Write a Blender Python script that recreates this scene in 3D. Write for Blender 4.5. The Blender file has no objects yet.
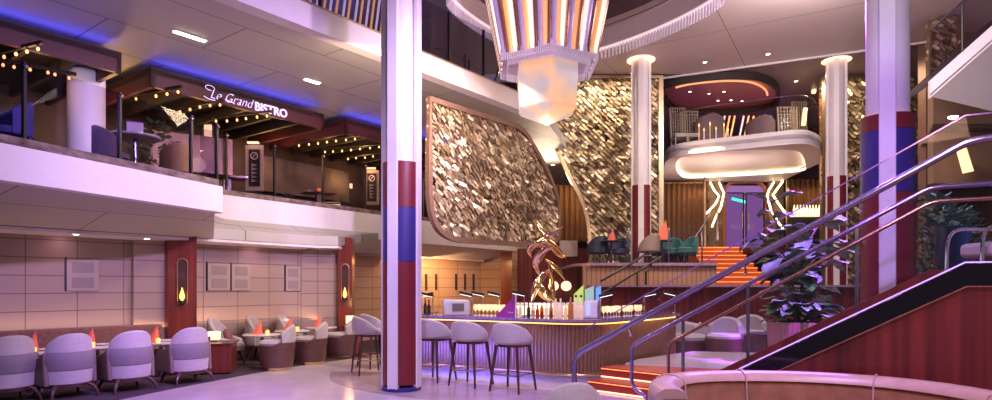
import bpy, bmesh, math, random
from mathutils import Vector as V, Matrix
random.seed(7)
R = math.radians
F, CX, HY, EY = 620.0, 496.0, 286.0, 1.5
SC = bpy.context.scene
COL = SC.collection

# ---------- measuring: a picture point at a known distance or height ----------
def PY(px, py, Y): return V(((px-CX)/F*Y, Y, EY+(HY-py)/F*Y))
def PZ(px, py, Z):
    Y = (Z-EY)*F/(HY-py)
    return V(((px-CX)/F*Y, Y, Z))
def on_line(px, p, d):
    k = (px-CX)/F
    t = (k*p[1]-p[0])/(d[0]-k*d[1])
    return V((p[0]+d[0]*t, p[1]+d[1]*t, 0))
def zat(py, Y): return EY+(HY-py)/F*Y

# ---------- shapes ----------
class MB:
    def __init__(s): s.v = []; s.f = []
    def add(s, vs, fs):
        n = len(s.v); s.v += [V(v) for v in vs]; s.f += [[i+n for i in f] for f in fs]; return s
    def box(s, c, d, rz=0, rx=0, ry=0):
        m = Matrix.Rotation(rz, 3, 'Z') @ Matrix.Rotation(rx, 3, 'X') @ Matrix.Rotation(ry, 3, 'Y')
        c = V(c)
        vs = [c + m @ V((x*d[0]/2, y*d[1]/2, z*d[2]/2)) for z in (-1, 1) for y in (-1, 1) for x in (-1, 1)]
        return s.add(vs, [(0,2,3,1),(4,5,7,6),(0,1,5,4),(2,6,7,3),(0,4,6,2),(1,3,7,5)])
    def slab(s, poly, ext):
        ext = V(ext); n = len(poly); p = [V(q) for q in poly]
        return s.add(p+[q+ext for q in p], [tuple(range(n))[::-1], tuple(range(n, 2*n))] + [(i,(i+1)%n,n+(i+1)%n,n+i) for i in range(n)])
    def prism(s, poly, z0, z1): return s.slab([(q[0], q[1], z0) for q in poly], (0, 0, z1-z0))
    def loft(s, rings, caps=True, closed=True, loop=False):
        n = len(rings[0]); vs = [v for r in rings for v in r]; fs = []
        m = len(rings)
        for i in range(m if loop else m-1):
            for j in range(n if closed else n-1):
                a, b = i*n+j, i*n+(j+1)%n
                i2 = (i+1) % m
                c, d = i2*n+(j+1)%n, i2*n+j
                fs.append((a, b, c, d))
        if caps and not loop:
            fs.append(tuple(range(n))[::-1]); fs.append(tuple(range((m-1)*n, m*n)))
        return s.add(vs, fs)
    def tube(s, path, r, n=8, loop=False, rot=0.0, flat=1.0, up=None):
        p = [V(q) for q in path]; m = len(p); rings = []
        u = V(up) if up else None
        for i in range(m):
            if loop: t = p[(i+1) % m]-p[i-1]
            else: t = p[min(i+1, m-1)]-p[max(i-1, 0)]
            if t.length < 1e-9: t = V((0, 0, 1))
            t.normalize()
            if u is None or up is None and abs(u.dot(t)) > .99:
                u = V((0, 0, 1)) if abs(t.z) < .9 else V((0, 1, 0))
            a = t.cross(u)
            if a.length < 1e-6: a = t.cross(V((1, 0, 0)))
            a.normalize(); b = a.cross(t).normalized()
            if up is None: u = b
            rr = r[i] if isinstance(r, (list, tuple)) else r
            sc = 1.0
            if 0 < i < m-1 and n == 4:
                c = (p[i]-p[i-1]).normalized().dot((p[i+1]-p[i]).normalized()); sc = 1/max(.6, math.sqrt(max(.01, (1+c)/2)))
            rings.append([p[i]+(a*math.cos(rot+2*math.pi*k/n)*flat+b*math.sin(rot+2*math.pi*k/n))*rr*sc for k in range(n)])
        return s.loft(rings, loop=loop)
    def lathe(s, prof, c=(0, 0, 0), n=20, sx=1, sy=1, rot=0):
        c = V(c)
        rings = [[c+V((r*math.cos(rot+2*math.pi*k/n)*sx, r*math.sin(rot+2*math.pi*k/n)*sy, z)) for k in range(n)] for r, z in prof]
        return s.loft(rings)
    def torus(s, prof, c=(0, 0, 0), n=64, rad=lambda a: 0.0):
        c = V(c); return s.loft([[c+V(((rad(2*math.pi*k/n)+r)*math.cos(2*math.pi*k/n), (rad(2*math.pi*k/n)+r)*math.sin(2*math.pi*k/n), z)) for k in range(n)] for r, z in prof], loop=True)
    def ball(s, c, r, n=8, sz=1):
        return s.lathe([(max(r*math.sin(math.pi*i/n), r*.02), -r*math.cos(math.pi*i/n)*sz) for i in range(n+1)], c, n*2)
    def shell(s, rx, ry, th, a0, a1, zb, zt, n=18, cy=0, bulge=0.0, rim=.35):
        """curved chair shell: angle 0 is the middle of the back (-Y), zb and zt give its bottom and top over the angle"""
        rings = []
        for i in range(n+1):
            a = a0+(a1-a0)*i/n
            b, t = zb(a), zt(a)
            def q(k, z, bb=0): return V(((rx+k+bb)*math.sin(a), cy-(ry+k+bb)*math.cos(a), z))
            h = min(th*rim, (t-b)*.3)
            m = (b+t)/2
            rings.append([q(0, b+h), q(0, m, bulge), q(0, t-h), q(-th*.25, t-h*.2), q(-th*.5, t), q(-th*.75, t-h*.2), q(-th, t-h), q(-th, m, bulge), q(-th, b+h), q(-th*.5, b)])
        return s.loft(rings)
    def build(s, name, mat, parent=None, smooth=35, bevel=0, subd=0, label=None, kind=None):
        me = bpy.data.meshes.new(name)
        o = bpy.data.objects.new(name, me)
        vs = s.v
        if parent is not None:
            w = parent_world(parent).inverted()
            vs = [w @ v for v in vs]
        else:
            lo = [min(v[i] for v in vs) for i in range(3)]; hi = [max(v[i] for v in vs) for i in range(3)]
            c = V(((lo[0]+hi[0])/2, (lo[1]+hi[1])/2, lo[2]))
            if kind == 'structure': c = V((0, 0, 0))
            vs = [v-c for v in vs]; o.location = c
        me.from_pydata([tuple(v) for v in vs], [], s.f)
        bm = bmesh.new(); bm.from_mesh(me); bmesh.ops.recalc_face_normals(bm, faces=bm.faces); bm.to_mesh(me); bm.free()
        if smooth:
            me.polygons.foreach_set('use_smooth', [True]*len(me.polygons)); me.set_sharp_from_angle(angle=R(smooth))
        me.materials.append(mat)
        COL.objects.link(o)
        if parent is not None: o.parent = parent
        if bevel:
            b = o.modifiers.new('b', 'BEVEL'); b.width = bevel; b.segments = 2; b.limit_method = 'ANGLE'; b.angle_limit = R(40)
        if subd:
            b = o.modifiers.new('s', 'SUBSURF'); b.levels = subd; b.render_levels = subd
        if label: o['label'] = label
        if kind: o['kind'] = kind
        return o

def parent_world(o):
    m = Matrix.LocRotScale(o.location, o.rotation_euler, o.scale)
    return parent_world(o.parent) @ m if o.parent else m
def thing(name, label, cat, loc=(0, 0, 0), rz=0, group=None, local=False):
    o = bpy.data.objects.new(name, None); COL.objects.link(o); o.empty_display_size = .1
    o.location = loc; o.rotation_euler = (0, 0, rz); o['label'] = label; o['category'] = cat
    if group: o['group'] = group
    LOCAL[o.name] = local
    return o
LOCAL = {}
_pw = parent_world
def parent_world(o):
    # parts of a 'local' thing are drawn in the thing's own coordinates
    r = o
    while r.parent: r = r.parent
    if LOCAL.get(r.name): return Matrix.Identity(4)
    m = Matrix.LocRotScale(o.location, o.rotation_euler, o.scale)
    return parent_world(o.parent) @ m if o.parent else m
def tag(o, label, cat, group=None):
    o['label'] = label; o['category'] = cat
    if group: o['group'] = group
    return o
def struct(name, mb, mat, **k): return mb.build(name, mat, kind='structure', **k)
def dup(root, loc, rz, label=None, group=None, scale=None):
    r = root.copy(); COL.objects.link(r); r.location = loc; r.rotation_euler = (0, 0, rz)
    if label: r['label'] = label
    if group: r['group'] = group
    if scale: r.scale = (scale,)*3
    for ch in list(root.children):
        c = ch.copy(); COL.objects.link(c); c.parent = r
        for g in list(ch.children):
            d = g.copy(); COL.objects.link(d); d.parent = c
    return r
class Placer:
    """first use moves the source itself, later ones copy it"""
    def __init__(s, root): s.root = root; s.used = False
    def put(s, loc, rz, label, group=None, scale=None):
        if s.used: return dup(s.root, loc, rz, label, group, scale)
        s.used = True; r = s.root; r.location = loc; r.rotation_euler = (0, 0, rz); r['label'] = label
        if group: r['group'] = group
        if scale: r.scale = (scale,)*3
        return r

# ---------- materials ----------
def _n(nt, t, **k):
    n = nt.nodes.new(t)
    for a, b in k.items(): setattr(n, a, b)
    return n
def mat(name, col, rough=.5, metal=0, var=.12, scale=6, stretch=(1, 1, 1), bump=0, bscale=60, spec=.5, coat=0, emit=None, es=0, sheen=0, col2=None):
    m = bpy.data.materials.new(name); m.use_nodes = True; nt = m.node_tree; b = nt.nodes['Principled BSDF']
    tc = _n(nt, 'ShaderNodeTexCoord'); mp = _n(nt, 'ShaderNodeMapping'); mp.inputs['Scale'].default_value = stretch
    no = _n(nt, 'ShaderNodeTexNoise'); no.inputs['Scale'].default_value = scale; no.inputs['Detail'].default_value = 5
    nt.links.new(tc.outputs['Object'], mp.inputs[0]); nt.links.new(mp.outputs[0], no.inputs['Vector'])
    cr = _n(nt, 'ShaderNodeValToRGB'); e = cr.color_ramp.elements
    c2 = col2 or tuple(c*(1-var) for c in col); c1 = tuple(min(1, c*(1+var*.4)) for c in col)
    e[0].position = .3; e[1].position = .7; e[0].color = (*c2, 1); e[1].color = (*c1, 1)
    nt.links.new(no.outputs['Fac'], cr.inputs[0]); nt.links.new(cr.outputs[0], b.inputs['Base Color'])
    b.inputs['Roughness'].default_value = rough; b.inputs['Metallic'].default_value = metal
    b.inputs['Specular IOR Level'].default_value = spec; b.inputs['Coat Weight'].default_value = coat; b.inputs['Coat Roughness'].default_value = .08
    b.inputs['Sheen Weight'].default_value = sheen
    if emit: b.inputs['Emission Color'].default_value = (*emit, 1); b.inputs['Emission Strength'].default_value = es
    if bump:
        n2 = _n(nt, 'ShaderNodeTexNoise'); n2.inputs['Scale'].default_value = bscale
        bp = _n(nt, 'ShaderNodeBump'); bp.inputs['Strength'].default_value = bump; bp.inputs['Distance'].default_value = .01
        nt.links.new(mp.outputs[0], n2.inputs['Vector']); nt.links.new(n2.outputs['Fac'], bp.inputs['Height']); nt.links.new(bp.outputs[0], b.inputs['Normal'])
    return m
def panel_mat(name, col, line, du, dv, w, h, ms=.02, rough=.6, ou=0, ov=0, var=.08, offset=0, spec=.3, col2=None):
    """panels of w x h along the directions du and dv, with a thin joint between"""
    m = bpy.data.materials.new(name); m.use_nodes = True; nt = m.node_tree; b = nt.nodes['Principled BSDF']
    tc = _n(nt, 'ShaderNodeTexCoord'); cb = _n(nt, 'ShaderNodeCombineXYZ')
    for i, (d, o) in enumerate(((du, ou), (dv, ov))):
        dp = _n(nt, 'ShaderNodeVectorMath', operation='DOT_PRODUCT'); dp.inputs[1].default_value = d
        ad = _n(nt, 'ShaderNodeMath', operation='ADD'); ad.inputs[1].default_value = o
        nt.links.new(tc.outputs['Object'], dp.inputs[0]); nt.links.new(dp.outputs['Value'], ad.inputs[0]); nt.links.new(ad.outputs[0], cb.inputs[i])
    br = _n(nt, 'ShaderNodeTexBrick'); br.offset = offset; br.inputs['Scale'].default_value = 1
    br.inputs['Brick Width'].default_value = w; br.inputs['Row Height'].default_value = h; br.inputs['Mortar Size'].default_value = ms; br.inputs['Mortar Smooth'].default_value = .1
    br.inputs['Color1'].default_value = (*col, 1); br.inputs['Color2'].default_value = (*(col2 or tuple(c*(1-var) for c in col)), 1); br.inputs['Mortar'].default_value = (*line, 1)
    nt.links.new(cb.outputs[0], br.inputs['Vector']); nt.links.new(br.outputs['Color'], b.inputs['Base Color'])
    bp = _n(nt, 'ShaderNodeBump'); bp.inputs['Strength'].default_value = .4; bp.inputs['Distance'].default_value = .01; bp.invert = True
    nt.links.new(br.outputs['Fac'], bp.inputs['Height']); nt.links.new(bp.outputs[0], b.inputs['Normal'])
    b.inputs['Roughness'].default_value = rough; b.inputs['Specular IOR Level'].default_value = spec
    return m
def wood_mat(name, col, dark, rough=.3, axis=(1, 1, .06), scale=7, coat=.3):
    m = mat(name, col, rough, col2=dark, scale=scale, stretch=axis, coat=coat)
    return m
def glow(name, col, s):
    m = mat(name, tuple(min(1, c) for c in col), .5, emit=col, es=s, var=.05); return m
def glass_mat(name, tint=(.97, .97, .98), refl=.9, ior=1.35, rough=.01):
    m = bpy.data.materials.new(name); m.use_nodes = True; nt = m.node_tree; nt.nodes.remove(nt.nodes['Principled BSDF'])
    out = nt.nodes['Material Output']; tr = _n(nt, 'ShaderNodeBsdfTransparent'); gl = _n(nt, 'ShaderNodeBsdfGlossy'); mx = _n(nt, 'ShaderNodeMixShader')
    fr = _n(nt, 'ShaderNodeLayerWeight'); fr.inputs[0].default_value = .5
    pw = _n(nt, 'ShaderNodeMath', operation='POWER'); pw.inputs[1].default_value = 5
    ma = _n(nt, 'ShaderNodeMath', operation='MULTIPLY_ADD'); ma.inputs[1].default_value = (ior-1)*1.1; ma.inputs[2].default_value = ((ior-1)/(ior+1))**2
    nt.links.new(fr.outputs['Facing'], pw.inputs[0]); nt.links.new(pw.outputs[0], ma.inputs[0])
    tr.inputs[0].default_value = (*tint, 1); gl.inputs['Color'].default_value = (refl, refl, refl, 1); gl.inputs['Roughness'].default_value = rough
    nt.links.new(ma.outputs[0], mx.inputs[0]); nt.links.new(tr.outputs[0], mx.inputs[1]); nt.links.new(gl.outputs[0], mx.inputs[2]); nt.links.new(mx.outputs[0], out.inputs[0])
    return m
def island_mat(name, stops, rough=.3, metal=1.0, es=0):
    """each loose piece gets its own tone from a ramp"""
    m = bpy.data.materials.new(name); m.use_nodes = True; nt = m.node_tree; b = nt.nodes['Principled BSDF']
    g = _n(nt, 'ShaderNodeNewGeometry'); cr = _n(nt, 'ShaderNodeValToRGB'); e = cr.color_ramp.elements
    for i, (p, c) in enumerate(stops):
        q = e[i] if i < 2 else e.new(p)
        q.position = p; q.color = (*c, 1)
    nt.links.new(g.outputs['Random Per Island'], cr.inputs[0]); nt.links.new(cr.outputs[0], b.inputs['Base Color'])
    b.inputs['Roughness'].default_value = rough; b.inputs['Metallic'].default_value = metal
    return m

U = V((.6, .8, 0)); N = V((-.8, .6, 0)); Z1 = V((0, 0, 1))      # along the room, and square to it towards the left wall
M = {}
M['white'] = mat('white_paint', (.74, .68, .75), .45, var=.04)
M['ceil'] = panel_mat('ceiling_panels', (.50, .47, .46), (.17, .15, .16), U, N, 2.9, 1.35, .012, .5, offset=.5, ou=.4, ov=.55)
M['ceil_plain'] = mat('ceiling_plaster', (.46, .40, .40), .5, var=.05, scale=1)
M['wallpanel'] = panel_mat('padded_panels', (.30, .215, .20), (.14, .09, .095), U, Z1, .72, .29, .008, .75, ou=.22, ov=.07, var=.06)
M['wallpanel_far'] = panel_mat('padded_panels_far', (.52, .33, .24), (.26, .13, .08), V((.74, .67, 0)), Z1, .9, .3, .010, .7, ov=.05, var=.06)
M['mahogany'] = wood_mat('mahogany', (.21, .035, .022), (.10, .014, .012), .3)
M['mahogany_big'] = wood_mat('mahogany_boards', (.21, .032, .026), (.055, .007, .009), .35, axis=(2.6, 2.6, .05), scale=4, coat=.2)
M['oakwood'] = panel_mat('ribbed_oak', (.36, .20, .13), (.19, .09, .06), V((1, 0, 0)), Z1, .12, 9, .012, .5, ov=3)
M['carpet'] = mat('carpet', (.085, .062, .072), .95, var=.5, scale=40, bump=.5, bscale=300, spec=.1)
M['marble'] = mat('floor_marble', (.62, .53, .56), .16, var=.10, scale=2.2, spec=.5)
M['marble2'] = mat('floor_marble_dusky', (.42, .33, .36), .16, var=.14, scale=3, spec=.5)
M['darkmarble'] = mat('curb_marble', (.07, .05, .05), .15, col2=(.30, .22, .2), scale=5, stretch=(1, 1, 2))
M['blackgloss'] = mat('black_gloss', (.006, .005, .007), .05, spec=.45)
M['black'] = mat('black_satin', (.015, .012, .016), .4)
M['steel'] = mat('brushed_steel', (.36, .33, .40), .22, 1, scale=30)
M['chrome'] = mat('chrome', (.85, .83, .85), .08, 1)
M['brass'] = mat('brass', (.72, .50, .25), .25, 1)
M['bronze'] = mat('bronze_frame', (.46, .33, .22), .32, .85)
M['rosebronze'] = mat('rose_frame', (.30, .18, .15), .4, .5)
M['gold'] = mat('polished_gold', (.98, .68, .26), .07, 1, var=.05)
M['cream'] = mat('cream_fabric', (.43, .375, .385), .85, var=.1, scale=30, bump=.15, bscale=250, sheen=.3)
M['belt'] = mat('mauve_fabric', (.20, .16, .185), .85, var=.1, scale=30, bump=.15, bscale=250)
M['taupe'] = mat('taupe_leather', (.20, .135, .12), .55, var=.12, scale=20)
M['brown'] = mat('brown_leather', (.115, .05, .045), .4, var=.15, scale=12)
M['darkwood'] = wood_mat('dark_legs', (.085, .028, .026), (.04, .014, .014), .35)
M['bench'] = mat('russet_velvet', (.19, .075, .055), .8, var=.3, scale=18, sheen=.3)
M['suede'] = mat('tan_suede', (.32, .145, .075), .9, var=.3, scale=9, bump=.2, bscale=180, sheen=.2)
M['rim'] = mat('rose_leather', (.55, .36, .36), .35, var=.1, scale=12)
M['napkin'] = mat('coral_linen', (.75, .16, .09), .8, var=.15)
M['tabletop'] = mat('pale_stone_top', (.66, .60, .58), .2, var=.12, scale=9)
M['candle'] = glow('candle_glow', (1, .55, .16), 1.9)
M['lampglow'] = glow('warm_lamp', (1, .68, .36), 1.3)
M['flame'] = glow('sconce_flame', (1, .50, .10), 2.4)
M['warmled'] = glow('warm_led', (1, .66, .34), 2.0)
M['whiteled'] = glow('white_led', (1, .88, .72), 9)
M['blueled'] = glow('blue_led', (.12, .10, 1), 6)
M['bulb'] = glow('amber_bulb', (1, .46, .15), 1.9)
M['glass'] = glass_mat('clear_glass')
M['softglass'] = glass_mat('anti_glare_glass', ior=1.1)
M['softled'] = glow('soft_led', (1, .9, .8), 1.1)
M['smoked'] = glass_mat('smoked_glass', (.78, .74, .82), ior=1.2)
M['plum'] = mat('plum_canopy', (.060, .006, .016), .55, var=.1)
M['dark'] = mat('dark_interior', (.03, .02, .022), .7, var=.2)
M['darkbrown'] = mat('dark_brown_wall', (.075, .042, .028), .6, var=.35, scale=2)
M['night'] = mat('night_blue', (.03, .026, .15), .35, var=.3, scale=2)
M['letters'] = glow('sign_letters', (.72, .55, .95), .8)
M['curtain'] = mat('brown_curtain', (.16, .085, .05), .8, var=.2, scale=10, stretch=(3, 3, .3))
M['sequin'] = island_mat('champagne_discs', [(0, (.16, .10, .07)), (1, (1, .90, .72)), (.45, (.40, .29, .20)), (.75, (.80, .62, .44))], .36, .6)
M['sequin_dark'] = island_mat('antique_discs', [(0, (.12, .08, .05)), (1, (1, .82, .58)), (.45, (.30, .22, .14)), (.78, (.66, .50, .32))], .36, .6)
M['deepred'] = mat('oxblood_red', (.16, .012, .020), .4, var=.06)
M['deepblue'] = mat('ultramarine_blue', (.034, .022, .17), .4, var=.06)
M['orange'] = mat('orange_carpet', (.72, .16, .04), .8, var=.15, scale=20)
M['leaf'] = mat('leaf_green', (.085, .19, .075), .38, col2=(.03, .09, .05), scale=9, spec=1.0)
M['stem'] = mat('plant_stem', (.10, .06, .03), .7)
M['soil'] = mat('potting_soil', (.03, .02, .015), .9)
M['planter'] = mat('ribbed_planter', (.23, .12, .09), .4)
M['teal'] = mat('teal_velvet', (.006, .11, .11), .6, sheen=.3)
M['navy'] = mat('navy_velvet', (.02, .03, .07), .6)
M['marblewall'] = mat('veined_marble', (.32, .21, .13), .12, col2=(.10, .06, .04), scale=3)
M['frost'] = None
M['counter'] = mat('violet_lit_stone', (.30, .20, .30), .1, var=.3, scale=14, coat=.4)  # violet light on the stone put into its colour
M['ribs'] = mat('champagne_ribs', (.30, .175, .10), .33, .5, scale=10)
M['paper'] = mat('white_plastic', (.72, .68, .74), .4, var=.03)
M['purple'] = mat('purple_card', (.38, .03, .36), .5, var=.1)
M['clearware'] = mat('glassware', (.85, .80, .72), .08, 0, spec=.9, var=.1, coat=.5)
M['warmrod'] = mat('gold_rod', (.75, .42, .18), .3, .5, emit=(1, .50, .18), es=.55)
M['coolrod'] = mat('white_rod', (.72, .68, .74), .3, .2, emit=(.85, .80, 1), es=.40)
M['mural'] = mat('amber_mural', (.24, .13, .05), .3, .4, col2=(.10, .05, .03), scale=2)
M['covewarm'] = glow('cove_warm', (1, .72, .40), 9)
M['bottleglow'] = glow('bottle_glow', (1, .75, .40), 2.2)
M['coprail'] = mat('copper_rail', (.62, .36, .28), .25, 1, scale=20)
# =====================================================================  THE SETTING
# ---- floor
struct('floor', MB().prism([(-16, -4), (16, -4), (16, 30), (-16, 30)], -.2, 0), M['marble'])
def crom(p, n=8, loop=False):
    p = [V(q) if len(q) == 3 else V((q[0], q[1], 0)) for q in p]; out = []; m = len(p)
    for i in range(m if loop else m-1):
        a = p[(i-1) % m] if loop else p[max(i-1, 0)]; b = p[i]; c = p[(i+1) % m]; d = p[(i+2) % m] if loop else p[min(i+2, m-1)]
        for k in range(n):
            t = k/n; out.append(.5*((2*b)+(c-a)*t+(2*a-5*b+4*c-d)*t*t+(3*b-a-3*c+d)*t**3))
    if not loop: out.append(p[-1])
    return out
edge = crom([(-5.6, 4.5), (-5.2, 6.6), (-4.95, 8.16), (-4.55, 9.5), (-3.9, 11.2), (-3.06, 12.7), (-2.2, 13.8), (-1.2, 14.6)])
struct('floor_carpet', MB().prism([(q.x, q.y) for q in edge]+[(-1.2, 22), (-14, 22), (-14, 4.5)], 0.0, .006), M['carpet'])
inl = crom([(-2.9, 10.9), (-2.55, 9.7), (-1.6, 8.6), (-.2, 7.9), (1.2, 7.7), (2.3, 7.9)])
inl2 = crom([(2.6, 10.2), (1.4, 8.95), (.3, 9.1), (-.9, 9.9), (-2.0, 10.8)])
struct('floor_inlay', MB().prism([(q.x, q.y) for q in inl+inl2], 0, .004), M['marble2'])

# ---- left wall, panelled
W0 = V((-7.65, 9.54, 0)); WD = V((.75, 1, 0)).normalized(); WN = V((.8, -.6, 0))
def wl(px, off=0):
    q = on_line(px, W0, WD); return q+WN*off
def wallseg(name, a, b, z0, z1, m, th=.15):
    d = (b-a).normalized(); nrm = V((-d.y, d.x, 0))*th
    return struct(name, MB().slab([(a.x, a.y, z0), (b.x, b.y, z0), (b.x, b.y, z1), (a.x, a.y, z1)], nrm), m)
wa = W0-WD*7; wc = wl(301)
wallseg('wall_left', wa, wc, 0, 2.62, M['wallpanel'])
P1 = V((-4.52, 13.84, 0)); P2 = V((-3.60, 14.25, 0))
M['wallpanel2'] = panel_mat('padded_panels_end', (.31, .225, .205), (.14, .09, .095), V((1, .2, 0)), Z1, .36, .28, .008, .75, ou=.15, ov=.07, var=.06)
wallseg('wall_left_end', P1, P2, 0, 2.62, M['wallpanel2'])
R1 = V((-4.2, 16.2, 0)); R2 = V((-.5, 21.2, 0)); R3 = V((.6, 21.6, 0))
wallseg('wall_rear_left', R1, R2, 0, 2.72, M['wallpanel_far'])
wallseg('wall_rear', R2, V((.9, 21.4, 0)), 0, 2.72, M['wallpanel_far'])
wallseg('wall_rear_bar', V((.7, 20.3, 0)), V((3.3, 19.9, 0)), 0, 2.72, M['mahogany_big'])
# pier and wooden wall pillars
pa, pb = wl(131, .10), wl(170, .22)
struct('wall_pier', MB().slab([(pa.x, pa.y, 0), (pb.x, pb.y, 0), (pb.x, pb.y, 2.6), (pa.x, pa.y, 2.6)], N*.3), M['wallpanel'])
def pillar(a, b, ang=N):
    return struct('pillar', MB().slab([(a.x, a.y, 0), (b.x, b.y, 0), (b.x, b.y, 2.6), (a.x, a.y, 2.6)], ang*.5), M['mahogany'])
K1a = on_line(168, W0+WN*.32, WD); K1b = K1a+V((.44, .17, 0)); pillar(K1a, K1b)
K2a = V((P2.x+.02, P2.y-.18, 0)); K2b = on_line(352, K2a, (1, .15)); pillar(K2a, K2b, V((-.1, 1, 0)))
K3a = PY(501, 286, 20.1); K3b = PY(512, 286, 19.9); pillar(K3a, K3b, V((0, 1, 0)))

def sconce(a, b, label):
    c = (a+b)/2; d = (b-a).normalized(); nr = V((d.y, -d.x, 0))
    t = thing('wall_sconce', label, 'wall lamp', (c.x+nr.x*.001, c.y+nr.y*.001, 1.13), 0, 'flame sconces on the wooden pillars')
    def at(u, z, o): return V((c.x, c.y, 0))+d*u+nr*o+Z1*z
    pts = [at(.085*math.cos(q)*1.0, (1.915 if math.sin(q) >= 0 else 1.225)+.085*math.sin(q), .02) for q in [2*math.pi*k/28 for k in range(28)]]
    MB().tube(pts, .011, 8, loop=True).build('ring', M['bronze'], t)
    MB().slab([p-nr*.018 for p in pts], nr*.006).build('back_plate', M['darkwood'], t)
    fl = MB()
    fl.lathe([(.015, -.02), (.045, .03), (.040, .09), (.018, .16), (.003, .22)], at(0, 1.255, .07), 12)
    fl.build('flame', M['flame'], t)
    MB().lathe([(.012, -.06), (.055, -.02), (.062, .03), (.05, .035), (.02, .0)], at(0, 1.20, .075), 16).build('cup', M['black'], t)
    return c+nr*.16-Z1*.10
LAMPS = []
LAMPS.append(sconce(K1a, K1b, 'flame-lit oval sconce on the wooden pillar behind the row of tub chairs'))
LAMPS.append(sconce(K2a, K2b, 'flame-lit oval sconce on the wooden pillar near the tall striped column'))

# wall speaker panels (white grilles)
def wallbox(px0, px1, py0, py1, i, lab):
    a, b = wl(px0, .035), wl(px1, .035)
    za, zb = zat(py1, (a.y+b.y)/2), zat(py0, (a.y+b.y)/2)
    t = thing('wall_speaker', lab, 'speaker', ((a.x+b.x)/2, (a.y+b.y)/2, za), 0, 'grille panels on the padded wall')
    MB().slab([(a.x, a.y, za), (b.x, b.y, za), (b.x, b.y, zb), (a.x, a.y, zb)], -WN*.03).build('frame', M['wsp'], t, bevel=.006)
    mid = (za+zb)/2; d = (b-a)
    for z0, z1 in ((za+.03, mid-.02), (mid+.02, zb-.03)):
        p, q = a+d*.16+WN*.004, b-d*.16+WN*.004
        MB().slab([(p.x, p.y, z0+.02), (q.x, q.y, z0+.02), (q.x, q.y, z1-.02), (p.x, p.y, z1-.02)], -WN*.01).build('grille', M['wspg'], t)
    for e in (0,):
        p = a-d.normalized()*.02
        MB().slab([(p.x, p.y, za), (a.x, a.y, za), (a.x, a.y, zb+.03), (p.x, p.y, zb+.03)], -WN*.04).build('bracket', M['black'], t)
M['wsp'] = mat('grille_frame', (.31, .235, .225), .5, var=.05)
M['wspg'] = mat('grille_cloth', (.235, .185, .19), .8, var=.2, scale=200)
wallbox(66, 98, 259.5, 291, 0, 'pale double grille panel on the wall left of the first wooden pillar')
wallbox(207, 229.5, 263.5, 290.5, 1, 'pale double grille panel just right of the first wooden pillar')
wallbox(231, 249.5, 264.5, 290.5, 2, 'pale double grille panel with dark brackets in the middle of the far wall section')
wallbox(285, 299.5, 266.5, 291, 3, 'pale double grille panel in the inner corner of the far wall section')
def farwall_slot(px, y0, y1):
    q = on_line(px, R1, R2-R1); d = (R2-R1).normalized(); nr = V((d.y, -d.x, 0))
    a = q+nr*.03
    tag(MB().slab([(a.x, a.y, zat(y1, q.y)), (a.x+d.x*.08, a.y+d.y*.08, zat(y1, q.y)), (a.x+d.x*.08, a.y+d.y*.08, zat(y0, q.y)), (a.x, a.y, zat(y0, q.y))], -nr*.03).build('wall_bracket', M['dark'], None),
        'slim dark bracket on the amber wall behind the bar', 'bracket', 'dark brackets on the wall behind the bar')
for px in (425, 435, 455, 464, 472.5): farwall_slot(px, 274, 290)

# ---- mezzanine (bistro deck): fascia lines
A0, A1 = V((-5.6, 7.0, 0)), V((-4.47, 10.05, 0)); AD = (A1-A0).normalized(); AN = V((-AD.y, AD.x, 0))
A00 = A0-AD*4.5
B0, BD = V((-5.4, 12.6, 0)), V((6.6, 9.5, 0)).normalized(); BN = V((-BD.y, BD.x, 0))
B00 = B0-BD*1.6; B1 = B0+BD*11.6
corner = [A1+AD*(.16*math.sin(q))+AN*(.16*(1-math.cos(q))) for q in (0, R(30), R(60), R(90))]
front = [A00, A0]+corner+[A1+AD*.16+AN*1.7, B00, B0, B1]
def fascia(name, pts, z0, z1, th, m):
    """a band that follows the line pts, th deep to its left"""
    mb = MB(); rings = []
    for i, p in enumerate(pts):
        d = (pts[min(i+1, len(pts)-1)]-pts[max(i-1, 0)]).normalized(); n = V((-d.y, d.x, 0))*th
        rings.append([(p.x, p.y, z0), (p.x, p.y, z1), (p.x+n.x, p.y+n.y, z1), (p.x+n.x, p.y+n.y, z0)])
    mb.loft([[V(q) for q in r] for r in rings])
    return struct(name, mb, m, smooth=25)
fascia('trim_1', [A00, A0]+corner+[A1+AD*.16+AN*1.7], 2.7, 3.12, .2, M['white'])
fascia('trim_2', [B00, B0, B1], 2.7, 3.34, .2, M['white'])
fascia('trim_3', [A00+AN*.03, A0+AN*.03, A1+AN*.03], 3.12, 3.23, .14, M['darkmarble'])
fascia('trim_4', [B00+BN*.03, B1+BN*.03], 3.34, 3.45, .14, M['darkmarble'])
# mezzanine slab (its top is the bistro floor) and the sloping soffit below it
def zlist(pts, z): return [(p.x, p.y, z) for p in pts]
wline = [wl(-330, .55), wl(300, .55)]
s1 = MB()
ia, ib, ic = W0-WD*6.5+WN*.5, wl(200, .5), wl(301, .5)
A00i, A1i, B0i = A00+AN*.12, A1+AN*.12, B0+BN*.12
s1.slab([(A00i.x, A00i.y, 2.71), (A1i.x, A1i.y, 2.71), (ib.x, ib.y, 2.40), (ia.x, ia.y, 2.40)], (0, 0, .2))
e1 = A1+AD*.16+AN*1.7
s1.slab([(A1i.x, A1i.y, 2.71), (e1.x-.02, e1.y, 2.71), (B0i.x, B0i.y, 2.71), (ib.x, ib.y, 2.40)], (0, 0, .2))
bm_ = on_line(383, B0+BN*.12, BD); be = B1+BN*.12
ie, iff, ig = P2+V((.1, -.5, 0)), V((-3.7, 15.9, 0)), R2+V((.1, -.5, 0))
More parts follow.
